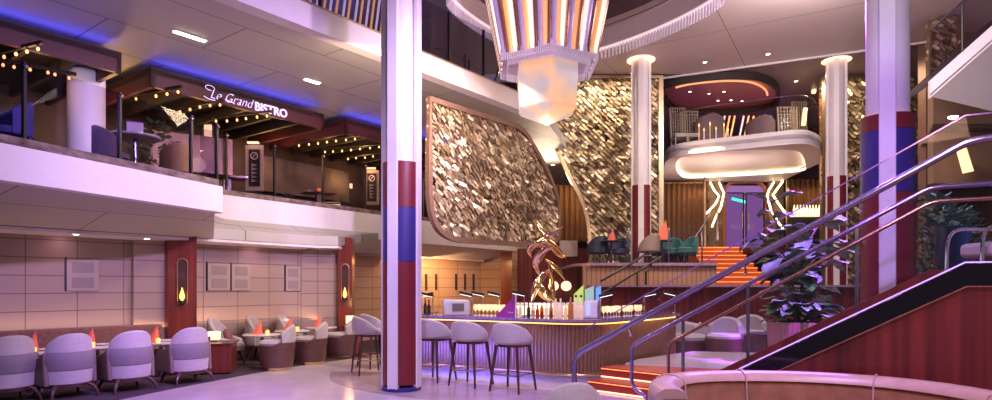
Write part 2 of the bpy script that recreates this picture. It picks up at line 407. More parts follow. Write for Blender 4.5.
s1.slab([(B0i.x, B0i.y, 2.71), (bm_.x, bm_.y, 2.71), (ie.x, ie.y, 2.40), (ic.x, ic.y, 2.40), (ib.x, ib.y, 2.40)], (0, 0, .2))
struct('ceiling', s1, M['ceil'])
s2 = MB(); s2.slab([(bm_.x, bm_.y, 2.71), (be.x, be.y, 2.71), (ig.x, ig.y, 2.36), (iff.x, iff.y, 2.36), (ie.x, ie.y, 2.40)], (0, 0, .2))
struct('ceiling_bar', s2, M['ceil_plain'])
s3 = MB()
for a, b in ((ia, ic),):
    s3.slab([(a.x, a.y, 2.34), (b.x, b.y, 2.34), (b.x-WN.x*.7, b.y-WN.y*.7, 2.31), (a.x-WN.x*.7, a.y-WN.y*.7, 2.31)], (0, 0, .05))
s3.slab([(ic.x, ic.y, 2.34), (ie.x, ie.y, 2.34), (ie.x, ie.y+1.5, 2.31), (ic.x-.8, ic.y+1.5, 2.31)], (0, 0, .05))
s3.slab([(iff.x-1, iff.y-.2, 2.33), (ig.x, ig.y, 2.33), (ig.x-.3, ig.y+1.2, 2.31), (iff.x-1.6, iff.y+1, 2.31)], (0, 0, .05))
struct('ceiling_cove', s3, M['white'])
s4 = MB().prism([(A00i.x, A00i.y), (A1i.x, A1i.y), (A1.x+AN.x*1.9, A1.y+AN.y*1.9), (B0i.x, B0i.y), (B1.x+BN.x*.12, B1.y+BN.y*.12), (1.5, 25), (-15, 25), (-15, 4)], 2.95, 3.0)
struct('floor_mezzanine', s4, M['carpet'])
# bistro back wall
D0 = V((-11.6, 8.0, 0)); wallseg('wall_bistro', D0, V((-1.2, 22.4, 0)), 3.0, 5.5, M['darkbrown'])
wallseg('wall_bistro_end', V((-15.5, 4, 0)), V((-11.4, 8.2, 0)), 3.0, 5.5, M['darkbrown'])

# ---- upper deck
T0, TD = V((-3.64, 8.67, 0)), V((3.25, 4.2, 0)).normalized(); TN = V((-TD.y, TD.x, 0))
T00 = T0-TD*6; T1 = T0+TD*8.2
fascia('trim_5', [T00, T0, T1], 5.5, 5.88, .25, M['white'])
fascia('trim_6', [T00+TN*.03, T1+TN*.03], 5.88, 5.93, .2, M['bronze'])
struct('ceiling_bistro', MB().prism([(T00.x+TN.x*.14, T00.y+TN.y*.14), (T1.x+TN.x*.14, T1.y+TN.y*.14), (2.1, 18.35), (3.2, 18.6), (3.2, 25), (-16, 25), (-16, 0)], 5.52, 5.8), M['ceil'])
struct('wall_upper', MB().slab([(-12, 6, 5.9), (-1.9, 20, 5.9), (-1.9, 20, 10.5), (-12, 6, 10.5)], (-.2, .15, 0)), M['night'])

# ---- high ceiling with the round opening
cen = V((1.72, 12.05, 0))
def RAD(a): return (abs(math.cos(a)/2.60)**1.35+abs(math.sin(a)/3.25)**1.35)**(-1/1.35)
HC = 7.7
mb = MB(); nseg = 64
outer = []
for k in range(nseg):
    a = 2*math.pi*k/nseg; c, s_ = math.cos(a), math.sin(a)
    outer.append((cen.x+RAD(a)*c, cen.y+RAD(a)*s_))
def sq(a):   # the far outline of the ceiling on the ray at angle a
    c, s_ = math.cos(a), math.sin(a)
    tx = ((13.0-cen.x)/c) if c > 1e-6 else ((-6.5-cen.x)/c if c < -1e-6 else 1e9)
    ty = ((18.15-cen.y)/s_) if s_ > 1e-6 else ((3.0-cen.y)/s_ if s_ < -1e-6 else 1e9)
    t = min(tx, ty); return (cen.x+t*c, cen.y+t*s_)
for k in range(nseg):
    a0, a1 = 2*math.pi*k/nseg, 2*math.pi*(k+1)/nseg
    p, q, r, w = outer[k], outer[(k+1) % nseg], sq(a1), sq(a0)
    mb.slab([(*p, HC), (*q, HC), (*r, HC), (*w, HC)], (0, 0, .12))
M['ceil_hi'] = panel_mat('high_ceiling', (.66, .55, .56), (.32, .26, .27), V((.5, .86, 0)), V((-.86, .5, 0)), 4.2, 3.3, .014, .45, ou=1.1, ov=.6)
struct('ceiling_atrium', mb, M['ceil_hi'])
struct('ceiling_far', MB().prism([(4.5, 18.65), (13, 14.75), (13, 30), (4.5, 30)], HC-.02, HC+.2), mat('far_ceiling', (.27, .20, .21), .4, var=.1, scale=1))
struct('trim_7', MB().tube([(4.5, 18.63, HC-.03), (13, 14.73, HC-.03)], .035, 4, rot=.785), M['white'])
struct('ceiling_dome', MB().torus([(.03, HC-.02), (.03, 9.4), (.2, 9.4), (.2, HC+.1)], (cen.x, cen.y, 0), 64, RAD).prism([(cen.x-3.3, cen.y-3.5), (cen.x+3.3, cen.y-3.5), (cen.x+3.3, cen.y+3.5), (cen.x-3.3, cen.y+3.5)], 9.4, 9.5), mat('dome_paint', (.17, .13, .16), .5))
struct('trim_8', MB().torus([(.0, HC-.5), (.0, HC-.1), (.14, HC-.1), (.14, HC-.5)], (cen.x, cen.y, 0), 64, RAD), M['white'])

# ---- rear walls
struct('wall_screen_back', MB().slab([PY(594, 280, 18.7), PY(659, 280, 18.7), PY(659, 25, 18.7), PY(556, 25, 18.7), PY(558, 135, 18.7), PY(569, 162, 18.7), PY(588, 206, 18.7), PY(594, 240, 18.7)], (0, .15, 0)), M['darkbrown'])
struct('wall_deck_end', MB().slab([(-1.6, 22.6, 3.0), (3.2, 21.2, 3.0), (3.2, 21.2, 4.9), (-1.6, 22.6, 4.9)], (0, .15, 0)), M['darkbrown'])
struct('wall_door', MB().box((6.29, 23.25, 4.15), (4.4, .2, 2.7)).box((11.6, 23.25, 4.15), (3.05, .2, 2.7)).box((9.28, 23.25, 5.4), (1.6, .2, .25)), M['dark'])
struct('wall_right', MB().slab([(12.2, 26, 0), (13.4, 8, 0), (13.4, 8, 8), (12.2, 26, 8)], (.2, 0, 0)), M['darkbrown'])
struct('wall_back', MB().box((8, 29, 5), (30, .2, 12)), M['dark'])
struct('trim_12', MB().box((2.33, 20.0, 2.70), (.55, .4, .50)), M['white'])
# ---- raised terrace at the far side
TZ = 2.08
struct('floor_terrace', MB().prism([(2.35, 15.5), (5.55, 15.5), (5.75, 16.2), (5.75, 23), (2.0, 23), (2.0, 16.2)], TZ-.07, TZ), M['counter'])  # violet stone tone stands in for purple light along the deck edge
struct('wall_terrace_front', MB().slab([(2.2, 15.6, 1.4), (5.55, 15.6, 1.4), (5.55, 15.6, TZ-.07), (2.2, 15.6, TZ-.07)], (0, .2, 0)), M['oakwood'])
struct('wall_terrace_side', MB().slab([(2.75, 19.8, 0), (2.30, 15.85, 0), (2.30, 15.85, TZ-.14), (2.75, 19.8, TZ-.14)], (.2, 0, 0)), M['mahogany_big'])
struct('wall_terrace_lower', MB().box((7.0, 15.55, .75), (9.2, .3, 1.5)), M['mahogany_big'])
struct('trim_9', MB().box((6.9, 15.3, 1.50), (9.2, .6, .05)), M['counter'])
struct('floor_landing', MB().box((9.2, 20.6, .68), (6.8, 9.7, 1.36)), M['mahogany'])
# =====================================================================  COLUMNS
def column(x, y, r, top, bands, face, label, uplight, strips=True, base=0.0, cap=False):
    """round column with broad white light-strips up its sides"""
    t = thing('column', label, 'column', (x, y, base))
    zt = uplight
    MB().lathe([(r*.80, zt-.12), (r*.80, top)], (x, y, 0), 32).build('shaft', M['white'], t)
    z = zt
    for i, (zb, m) in enumerate(bands):
        MB().lathe([(r, zb), (r, z-.004), (r*.86, z-.004), (r*.86, zb)], (x, y, 0), 32).build('cladding', M[m], t, label={'deepred': 'oxblood red cladding band', 'deepblue': 'deep blue cladding band'}[m]); z = zb  # bands differ by plain red and blue colour
    if strips:
        for a in face:
            d = V((math.sin(a), -math.cos(a), 0)); s = V((d.y, -d.x, 0))
            c = V((x, y, 0))+d*(r-.055)
            w = r*.30
            MB().slab([c+s*w+Z1*(base+.04), c-s*w+Z1*(base+.04), c-s*w+Z1*top, c+s*w+Z1*top], d*.07).build('white_strip', M['white'], t, bevel=.01)
    if base == 0.0: MB().lathe([(r+.015, 0), (r+.02, .05), (r+.005, .06), (r-.1, .06)], (x, y, 0), 32).build('foot', M['deepblue'], t)
    if cap:
        MB().lathe([(r*1.5, top-.012), (r*1.5, top+.0), (r*.9, top+.0), (r*.9, top-.012)], (x, y, 0), 24).build('cap_light', M['warmled'], t)
    MB().lathe([(r*.98, zt-.03), (r*.98, zt-.012), (r*.84, zt-.012), (r*.84, zt-.03)], (x, y, 0), 32).build('uplight', M['warmled'], t)
    return t
def camang(x, y): return math.atan2(-x, y)*-1
c1 = PY(401.5, 286, 8.98)
column(c1.x, c1.y, .268, 8.5, [(2.62, 'deepred'), (1.85, 'deepblue'), (.1, 'deepred')], [R(-28)+.15, R(75), R(-100), R(180)], 'tall white column banded red and blue standing at the near end of the bar', 3.27)
c2 = PY(887.5, 286, 7.1)
column(c2.x, c2.y, .272, 8.5, [(3.25, 'deepred'), (2.55, 'deepblue'), (.1, 'deepred')], [math.atan2(-c2.x, c2.y)], 'thick white column with red and blue base behind the big staircase rails', 3.43)
c3 = PY(641, 286, 17.0)
column(c3.x, c3.y, .25, 7.69, [(3.55, 'deepred'), (TZ, 'deepred')], [math.atan2(-c3.x, c3.y), R(95), R(-100)], 'slim white column in front of the big shimmering screen on the terrace', 4.25, base=TZ, cap=True)
c4 = PY(836.5, 286, 17.0)
column(c4.x, c4.y, .25, 7.69, [(3.6, 'deepred'), (1.36, 'deepred')], [math.atan2(-c4.x, c4.y), R(60), R(-110)], 'slim white column right of the balcony with round light at its top', 4.5, base=1.36, cap=True)
c5 = V((-5.75, 8.55, 0))
# bistro column behind the glass
q = PY(86.5, 110, 10.75)
tag(MB().lathe([(.285, 3.0), (.285, 5.2)], (q.x, q.y, 0), 28).build('column', M['white'], None), 'plain white round column behind the bistro glass', 'column')

# =====================================================================  BALUSTRADES AND BISTRO CANOPIES
def glass_rail(name, p0, p1, z0, z1, posts, label, post_m='black', knob=True, th=.012, cap=None, gm='glass'):
    t = thing(name, label, 'glass railing', ((p0.x+p1.x)/2, (p0.y+p1.y)/2, z0))
    d = (p1-p0); L = d.length; d.normalize(); n = V((-d.y, d.x, 0))
    cuts = [0]+sorted(posts)+[L]
    for a, b in zip(cuts[:-1], cuts[1:]):
        if b-a < .1: continue
        p, q = p0+d*(a+.015), p0+d*(b-.015)
        MB().slab([(p.x, p.y, z0), (q.x, q.y, z0), (q.x, q.y, z1), (p.x, p.y, z1)], n*th).build('glass_pane', M[gm], t, smooth=0)
    for a in posts:
        p = p0+d*a
        o = MB().box((p.x-n.x*.0, p.y-n.y*.0, (z0+z1)/2), (.035, .05, z1-z0), math.atan2(d.y, d.x)).build('post', M[post_m], t)
        if knob: MB().ball((p.x-n.x*.03, p.y-n.y*.03, z1-.05), .032, 6).build('knob', M['whiteled' if False else 'steel'], o)
    if cap:
        p, q = p0+n*.005, p1+n*.005
        MB().tube([p+Z1*z1, q+Z1*z1], cap, 8).build('handrail', M['steel'], t)
    return t
def sposts(pxs, p0, d): return [(on_line(px, p0, d)-p0).length for px in pxs]
Ag0, Ag1 = A0-AD*3+AN*.08, A1+AN*.08+AD*.05
glass_rail('glass_balustrade', Ag0, Ag1, 3.2, 4.14, sposts((-60, 24, 119.5, 191, 216.5), Ag0, AD), 'glass railing with dark posts along the nearer bistro balcony edge', gm='smoked')
Bg0, Bg1 = B0-BD*.6+BN*.08, B0+BD*11.2+BN*.08
glass_rail('glass_balustrade', Bg0, Bg1, 3.44, 4.60, sposts((226.5, 274.5, 323, 365.5, 423, 450, 480), Bg0, BD), 'glass railing with dark posts along the set-back bistro balcony edge', gm='smoked')
Tg0, Tg1 = T0-TD*3+TN*.1, T1+TN*.1
glass_rail('glass_balustrade', Tg0, Tg1, 5.9, 6.95, sposts((250, 320, 449, 483.5), Tg0, TD), 'dark glass railing along the top deck edge above the hanging screen', knob=False, gm='smoked')

CD = V((2.24, 3.05, 0)).normalized(); CN = V((-CD.y, CD.x, 0))
def canopy(p, L, label, deep=3.2, z0=5.0, z1=5.34):
    q = p+CD*L
    t = thing('canopy', label, 'canopy', ((p.x+q.x)/2, (p.y+q.y)/2, z0), 0, None)
    MB().slab([(p.x, p.y, z0), (q.x, q.y, z0), (q.x, q.y, z1), (p.x, p.y, z1)], CN*.08).build('valance', M['plum'], t)
    for e in (p, q-CD*.08):
        b = MB(); b.slab([(e.x, e.y, z0), (e.x+CD.x*.08, e.y+CD.y*.08, z0), (e.x+CD.x*.08, e.y+CD.y*.08, z1), (e.x, e.y, z1)], CN*deep)
        b.build('side_board', M['plum'], t)
    MB().slab([(p.x, p.y, z1-.12), (q.x, q.y, z1-.12), (q.x+CN.x*deep, q.y+CN.y*deep, z1-.12), (p.x+CN.x*deep, p.y+CN.y*deep, z1-.12)], (0, 0, .1)).build('roof', M['dark'], t)
    k = int(L/.62)
    for i in range(1, k):
        e = p+CD*(L*i/k)+CN*.1
        MB().slab([(e.x, e.y, z0+.02), (e.x+CD.x*.07, e.y+CD.y*.07, z0+.02), (e.x+CD.x*.07, e.y+CD.y*.07, z1-.12), (e.x, e.y, z1-.12)], CN*(deep-.2)).build('beam', M['dark'], t)
    a, c = p+CN*.12+CD*.1, q+CN*.12-CD*.1
    MB().slab([(a.x, a.y, z1+.0), (c.x, c.y, z1), (c.x+CN.x*.08, c.y+CN.y*.08, z1), (a.x+CN.x*.08, a.y+CN.y*.08, z1)], (0, 0, .03)).build('cove_light', M['blueled'], t)
    return t
e1 = V((-6.16, 10.2, 0)); canopy(e1-CD*4.5, 4.5, 'dark plum bistro canopy at the far end, no lettering, blue light above')
e2 = V((-6.04, 10.85, 0)); canopy(e2, 3.72, 'dark plum bistro canopy that carries the bistro sign, blue light above')
e3 = V((-3.43, 14.2, 0)); canopy(e3, 4.5, 'dark plum bistro canopy beside the tall column, blue light above')

def string(rowpts, label, Z=4.93):
    pts = [PZ(px, py, Z) for px, py in rowpts]
    c = sum(pts, V())/len(pts)
    t = thing('string_light', label, 'string light', (c.x, c.y, Z))
    d = (pts[-1]-pts[0]).normalized()
    MB().box(((pts[0]+pts[-1])/2+Z1*.085), ((pts[-1]-pts[0]).length+.2, .045, .05), math.atan2(d.y, d.x)).build('rail', M['black'], t)
    for p in pts:
        b = MB().ball(p, .022, 6, 1.35).build('bulb', M['bulb'], t)
        MB().lathe([(.014, .03), (.016, .07)], p, 8).build('socket', M['black'], b)
    STR.append(c)
STR = []
SKIP = 0
string([(4, 57), (16, 54), (27, 51.5), (38, 49)], 'short row of amber bulbs under the canopy at the photo\'s left edge')
string([(3, 65), (14, 67), (30, 69.5), (48, 72.5), (55, 74.5), (69, 78)], 'row of amber bulbs running along above the glass left of the white round column')
string([(136, 99), (156, 96), (167, 94), (178, 92)], 'row of four amber bulbs just right of the white round bistro column')
string([(180, 112), (190, 109.5), (200, 107), (210, 105.5), (220, 105)], 'row of amber bulbs under the bistro sign\'s script lettering')
string([(216, 121), (227, 121), (237, 120), (246, 118.6), (257, 117), (267, 116)], 'row of amber bulbs under the bistro sign\'s capital lettering')
string([(299, 145.6), (309, 144.4), (318, 143.5), (327, 142), (336, 141), (346, 140), (355, 139)], 'upper row of seven amber bulbs under the canopy beside the tall column')
string([(325, 152), (333, 151.6), (342, 151), (351, 150), (360, 149), (370, 148), (379, 147)], 'middle row of seven amber bulbs under the canopy beside the tall column')
string([(348, 159), (356, 158), (365, 157.6), (373, 156.4), (382, 155.5)], 'lowest row of five amber bulbs under the canopy beside the tall column')

def text(body, loc, size, xdir, m, name, shear=0, ext=.012, space=1.0):
    cu = bpy.data.curves.new(name, 'FONT'); cu.body = body; cu.size = size; cu.extrude = ext; cu.shear = shear; cu.offset = -.007*size/.27 if shear else .004; cu.space_character = space
    o = bpy.data.objects.new(name, cu); COL.objects.link(o); cu.materials.append(m)
    x = V(xdir).normalized(); z = V((0, 0, 1)); y = z; n = x.cross(y)
    o.matrix_world = Matrix(((x.x, y.x, n.x, loc[0]), (x.y, y.y, n.y, loc[1]), (x.z, y.z, n.z, loc[2]), (0, 0, 0, 1)))
    return o
sn = -CN*.03
tS = thing('bistro_sign', 'glowing pale violet sign lettering reading Le Grand BISTRO on the plum canopy', 'sign', e2+CD*1.75+sn+Z1*5.08)
def sub(o, p):
    m = o.matrix_world.copy(); o.parent = p; o.matrix_parent_inverse = parent_world(p).inverted(); return o
pl = on_line(210, e2+sn, CD)
def lettering(body, pxa, pxb, z, size, shear, name):
    a, b = on_line(pxa, e2+sn, CD), on_line(pxb, e2+sn, CD)
    o = text(body, (0, 0, 0), size, (1, 0, 0), M['letters'], name, shear)
    bpy.context.view_layer.update()
    k = (b-a).length/o.dimensions.x
    x = CD*k; y = Z1; n = -CN
    o.matrix_world = Matrix(((x.x, 0, n.x, a.x), (x.y, 0, n.y, a.y), (0, 1, 0, z), (0, 0, 0, 1)))
    m = o.matrix_world.copy()
    # turn the curve into a mesh with the letters where they stand
    dg = bpy.context.evaluated_depsgraph_get(); me = bpy.data.meshes.new_from_object(o.evaluated_get(dg)); bpy.data.objects.remove(o)
    mb = MB(); mb.add([m @ v.co for v in me.vertices], [tuple(p.vertices) for p in me.polygons])
    mb.build(name, M['letters'], tS, smooth=0)
lettering('Le Grand', 209.5, 252.5, 5.045, .27, .42, 'script_lettering')
lettering('BISTRO', 254.5, 286.5, 5.035, .235, 0, 'capital_lettering')
fl = []   # the long swash below and above the script capitals
a = on_line(209, e2+sn, CD)
for k in range(15):
    u = k/14; fl.append(a+CD*(-.10+.62*u)+Z1*(5.05-.035*math.sin(u*2*math.pi))-CN*.0)
MB().tube(fl, .008, 6).build('swash', M['letters'], tS)
fl = []
for k in range(15):
    u = k/14*2*math.pi*.8; fl.append(a+CD*(.02+.09*math.cos(u))+Z1*(5.235+.045*math.sin(u)))
MB().tube(fl, .007, 6).build('swash', M['letters'], tS)

# =====================================================================  INSIDE THE BISTRO
def round_table(name, label, c, r, h, m, z0, group=None, foot='steel'):
    t = thing(name, label, 'table', (c[0], c[1], z0), 0, group)
    MB().lathe([(r-.02, h-.035), (r, h-.02), (r, h-.005), (r-.01, h)], (c[0], c[1], z0), 32).build('tabletop', M[m], t)
    MB().lathe([(.035, .02), (.03, h-.035)], (c[0], c[1], z0), 14).build('stem', M[foot], t)
    MB().lathe([(r*.55, 0), (r*.55, .012), (.04, .03)], (c[0], c[1], z0), 28).build('foot', M[foot], t)
    return t
MZ = 3.0
def at_line(px, p, d, off): return on_line(px, p+off, d)
q = at_line(135, A0, AD, AN*.75); round_table('bistro_table', 'round white bistro table behind the nearer balcony glass', (q.x, q.y), .36, .78, 'tabletop', MZ)
tb = q
t = thing('menu_box', 'small pale box standing on the round white bistro table', 'box', (tb.x, tb.y, MZ+.78))
MB().box((tb.x, tb.y, MZ+.78+.10), (.22, .12, .2), .5).build('body', M['paper'], t, bevel=.01)
MB().box((tb.x, tb.y, MZ+.78+.205), (.23, .13, .012), .5).build('lid', M['purple'], t)
def bistro_chair(label, c, rz, m='navy', z0=MZ, grp='bistro chairs'):
    t = thing('bistro_chair', label, 'chair', (c[0], c[1], z0), rz, grp, local=True)
    MB().shell(.26, .26, .05, R(-95), R(95), lambda a: .38, lambda a: .86-.16*(a/1.66)**2).build('backrest', M[m], t)
    MB().lathe([(.2, .38), (.24, .40), (.24, .47), (.2, .49)], (0, 0, 0), 20).build('seat', M[m], t)
    for x, y in ((.17, .17), (-.17, .17), (.17, -.17), (-.17, -.17)):
        MB().tube([(x, y, .4), (x*1.25, y*1.25, 0)], [.02, .012], 8).build('leg', M['darkwood'], t)
    return t
for i, (px, off, rz, m, lab) in enumerate([(8, .8, 2.5, 'bluechair', 'blue-lit bistro chair at the photo\'s left edge behind the glass'), (112, .9, -.9, 'belt', 'mauve bistro chair left of the round white bistro table'),
        (176, .95, .9, 'tan', 'tan bistro chair beyond the round white bistro table')]):
    if m == 'bluechair' and m not in M: M[m] = mat('blue_chair', (.10, .10, .42), .7)
    if m == 'tan' and m not in M: M[m] = mat('tan_chair', (.36, .22, .10), .7)
    q = at_line(px, A0, AD, AN*off); bistro_chair(lab, (q.x, q.y), rz, m, grp=None)
def bush(name, label, c, h, w, z0, n=140, cat='plant', leaf=.07, pot=True, group=None, seed=1, m='leaf'):
    rnd = random.Random(seed)
    t = thing(name, label, cat, (c[0], c[1], z0), 0, group)
    mb = MB()
    for k in range(n):
        a = rnd.uniform(0, 6.283); r = w*math.sqrt(rnd.random()); z = z0+(.25*h if pot else .05)+rnd.random()*h*.75
        r *= math.sin(min(3.1, .5+2.4*(z-z0)/h))
        p = V((c[0]+r*math.cos(a), c[1]+r*math.sin(a), z)); d = V((math.cos(a), math.sin(a), rnd.uniform(-.2, .9))).normalized()
        s = d.cross(Z1).normalized()*leaf*.35; L = leaf*rnd.uniform(.7, 1.4)
        b = s.cross(d)*.25
        mb.add([p, p+d*L*.5+s, p+d*L-b*.4, p+d*L*.5-s, p+d*L*.5-b*.5], [(0, 1, 4), (1, 2, 4), (2, 3, 4), (3, 0, 4)])
    mb.build('foliage', M[m], t, smooth=0)
    sm = MB()
    for k in range(5):
        a = k*1.256; sm.tube([(c[0], c[1], z0+.02), (c[0]+w*.35*math.cos(a), c[1]+w*.35*math.sin(a), z0+h*.75)], [.012, .005], 6)
    sm.build('stem', M['stem'], t)
    if pot: MB().lathe([(w*.45, 0), (w*.6, h*.3), (w*.52, h*.3), (w*.5, h*.26), (.02, h*.26)], (c[0], c[1], z0), 20).build('pot', M['planter'], t)
    return t
for i, (px, off, h, w, lab) in enumerate([(154, 1.6, 1.3, .5, 'bushy dark plant behind the tan chair in the bistro'), ]):
    q = at_line(px, A0, AD, AN*off); bush('potted_plant', lab, (q.x, q.y), h, w, MZ, 260, seed=i+3, leaf=.12)
for i, (px, off, h, w, lab) in enumerate([(287, .62, .62, .33, 'low green planter bush behind the set-back glass, right of the menu board'), (346, .62, .58, .36, 'low green planter bush behind the set-back glass near the tall column'),
        (262, .5, .5, .25, 'small green plant at the foot of the lit menu board')]):
    q = at_line(px, B0, BD, BN*off); bush('planter_bush', lab, (q.x, q.y), h, w, MZ, 220, seed=i+9, leaf=.09)
# wall lights, menu boards and shelves of the bistro
def board(px0, px1, y0, y1, Y, label, board_m='black'):
    a, b = PY(px0, y1, Y), PY(px1, y0, Y)
    t = thing('menu_board', label, 'menu board', ((a.x+b.x)/2, Y, a.z))
    d = .06; w = (b.x-a.x)
    MB().box(((a.x+b.x)/2, Y+.03, (a.z+b.z)/2), (w, .06, b.z-a.z)).build('frame', M['boardlit'], t, bevel=.01)
    MB().box(((a.x+b.x)/2+.03*w, Y-.005, (a.z+b.z)/2), (w*.62, .03, (b.z-a.z)*.8)).build('panel', M[board_m], t)
    cx, cz, hh = (a.x+b.x)/2+.03*w, (a.z+b.z)/2, (b.z-a.z)
    mb = MB()
    mb.tube([(cx+.19*w*math.cos(k*.45), Y-.026, cz+hh*.26+.19*w*math.sin(k*.45)) for k in range(14)], .012, 5, loop=True)
    mb.tube([(cx-.13*w, Y-.026, cz+hh*.2), (cx+.13*w, Y-.026, cz+hh*.33)], .010, 5)
    for r in range(5): mb.tube([(cx+(.16 if k % 2 else -.16)*w*.9, Y-.026, cz+hh*(.08-.085*r)-.01*k) for k in range(5)], .010, 5)
    mb.build('chalk_drawing', M['paper'], t)
    MB().box(((a.x+b.x)/2, Y-.05, b.z+.04), (w*.6, .08, .04)).build('picture_light', M['warmled'], t)
    return t
M['boardlit'] = mat('pale_oak_frame', (.62, .50, .36), .5)
board(245, 263, 145, 191, 13.9, 'pale framed menu board with white chalk drawing behind the bistro glass')
board(364, 379, 170, 205, 17.6, 'small pale framed board behind the glass left of the tall column')
def tall_table(px, lab, off, p, d, n, r=.3):
    q = at_line(px, p, d, n*off)
    t = thing('wooden_table', lab, 'table', (q.x, q.y, MZ))
    MB().box((q.x, q.y, MZ+.80), (.75, .5, .05), .6).build('tabletop', M['oaktop'], t, bevel=.008)
    MB().box((q.x, q.y, MZ+.39), (.14, .14, .77), .6).build('stem', M['oaktop'], t)
    MB().box((q.x, q.y, MZ+.015), (.4, .4, .03), .6).build('foot', M['black'], t)
    c = thing('red_candle', 'small glowing red candle on the '+lab.replace('wooden bistro table', 'wooden table').replace('behind the second dark post of the', 'behind the'), 'candle', (q.x, q.y, MZ+.825), 0, None)
    MB().lathe([(.035, 0), (.04, .07), (.034, .07), (.03, .02)], (q.x, q.y, MZ+.825), 12).build('cup', M['redglow'], c)
    MB().lathe([(.02, .015), (.02, .05), (.004, .07)], (q.x, q.y, MZ+.825), 8).build('flame', M['candle'], c)
M['oaktop'] = wood_mat('oak_top', (.30, .16, .08), (.2, .10, .05))
M['redglow'] = glow('red_candle_cup', (1, .12, .05), 2.0)
tall_table(227, 'wooden bistro table at the step between the two balconies', .55, B0, BD, BN)
tall_table(319, 'wooden bistro table behind the second dark post of the set-back glass', .7, B0, BD, BN)
a = PY(331, 205, 15.4); t = thing('lit_shelf', 'small glowing shelf unit low behind the set-back balcony glass', 'shelf', (a.x, 15.4, MZ))
MB().box((a.x, 15.55, MZ+.30), (.5, .04, .6)).build('back', M['lampglow'], t)
for k in range(5): MB().box((a.x, 15.45, MZ+.04+.13*k), (.5, .2, .02)).build('shelf', M['dark'], t)
for s in (-1, 1): MB().box((a.x+s*.255, 15.45, MZ+.3), (.02, .2, .6)).build('side', M['dark'], t)
for i, (px, py, Y, w, lab) in enumerate([(208, 142, 13.5, .16, 'thin lit gold wall strip beside the end of the nearer bistro glass'), (351, 186, 18, .08, 'small warm wall lamp in the bistro, left of the small pale board')]):
    c = PY(px, py, Y); t = thing('wall_lamp', lab, 'wall lamp', (c.x, c.y, c.z-.2))
    h = .75 if i == 0 else .14
    MB().box((c.x, c.y, c.z), (w, .05, h)).build('shade', M['lampglow'], t, bevel=.01)
    MB().box((c.x, c.y+.04, c.z), (w*1.2, .03, h*1.1)).build('back_plate', M['dark'], t)
# large gold panel glowing behind the nearer glass
c = PY(193, 128, 12.4); tag(MB().box((c.x, c.y, 4.15), (1.5, .06, .75), .62).build('mural_panel', M['mural'] if 'mural' in M else mat('amber_mural', (.42, .24, .09), .3, .4, col2=(.10, .05, .03), scale=2), None, bevel=.01), 'amber metallic mural panel at the end of the nearer bistro balcony', 'wall panel')
c = PY(300, 168, 17.6); tag(MB().box((-5.20, 16.62, 4.35), (3.2, .06, .9), .946).build('mural_panel', mat('pale_mural', (.26, .20, .14), .4, .1, col2=(.07, .05, .04), scale=1.5), None, bevel=.01), 'pale lit mural band on the far bistro wall behind the set-back glass', 'wall panel')

# glowing rods of the top deck, seen left of the tall column
t = thing('rod_screen', 'upright gold and white glowing rods on the top deck left of the tall column', 'light screen', (-3.2, 10.6, 5.93))
for i, px in enumerate([301, 308, 315, 322, 328, 334, 341, 346, 353, 358, 364, 369, 374, 379, 384]):
    q = on_line(px, T0+TN*.55, TD)
    MB().tube([(q.x, q.y, 5.95), (q.x+.12, q.y+.16, 7.2)], .022, 8).build('rod', M['warmrod' if i % 2 else 'coolrod'], t)
MBr = MB(); a, b = on_line(296, T0+TN*.55, TD), on_line(390, T0+TN*.55, TD)
MBr.tube([a+Z1*5.93, b+Z1*5.93], .03, 6).build('base_rail', M['brass'], t)
# arcs of the dark top-deck interior
for k, (px, py, r) in enumerate([(437, 18, .8), (482, 60, .85), (455, 62, .7)]):
    q = PY(px, py, 16.2+k*.4)
    tag(MB().tube([(q.x+r*.55*math.cos(a*.2), q.y, q.z+r*math.sin(a*.2)) for a in range(31)], .035, 6, loop=True).build('hanging_hoop', M['steel'], None), ['dark oval hoop high behind the top-deck glass next to the tall column', 'dark oval hoop behind the top-deck glass nearest the chandelier', 'small dark oval hoop low behind the top-deck glass'][k], 'hoop', None)

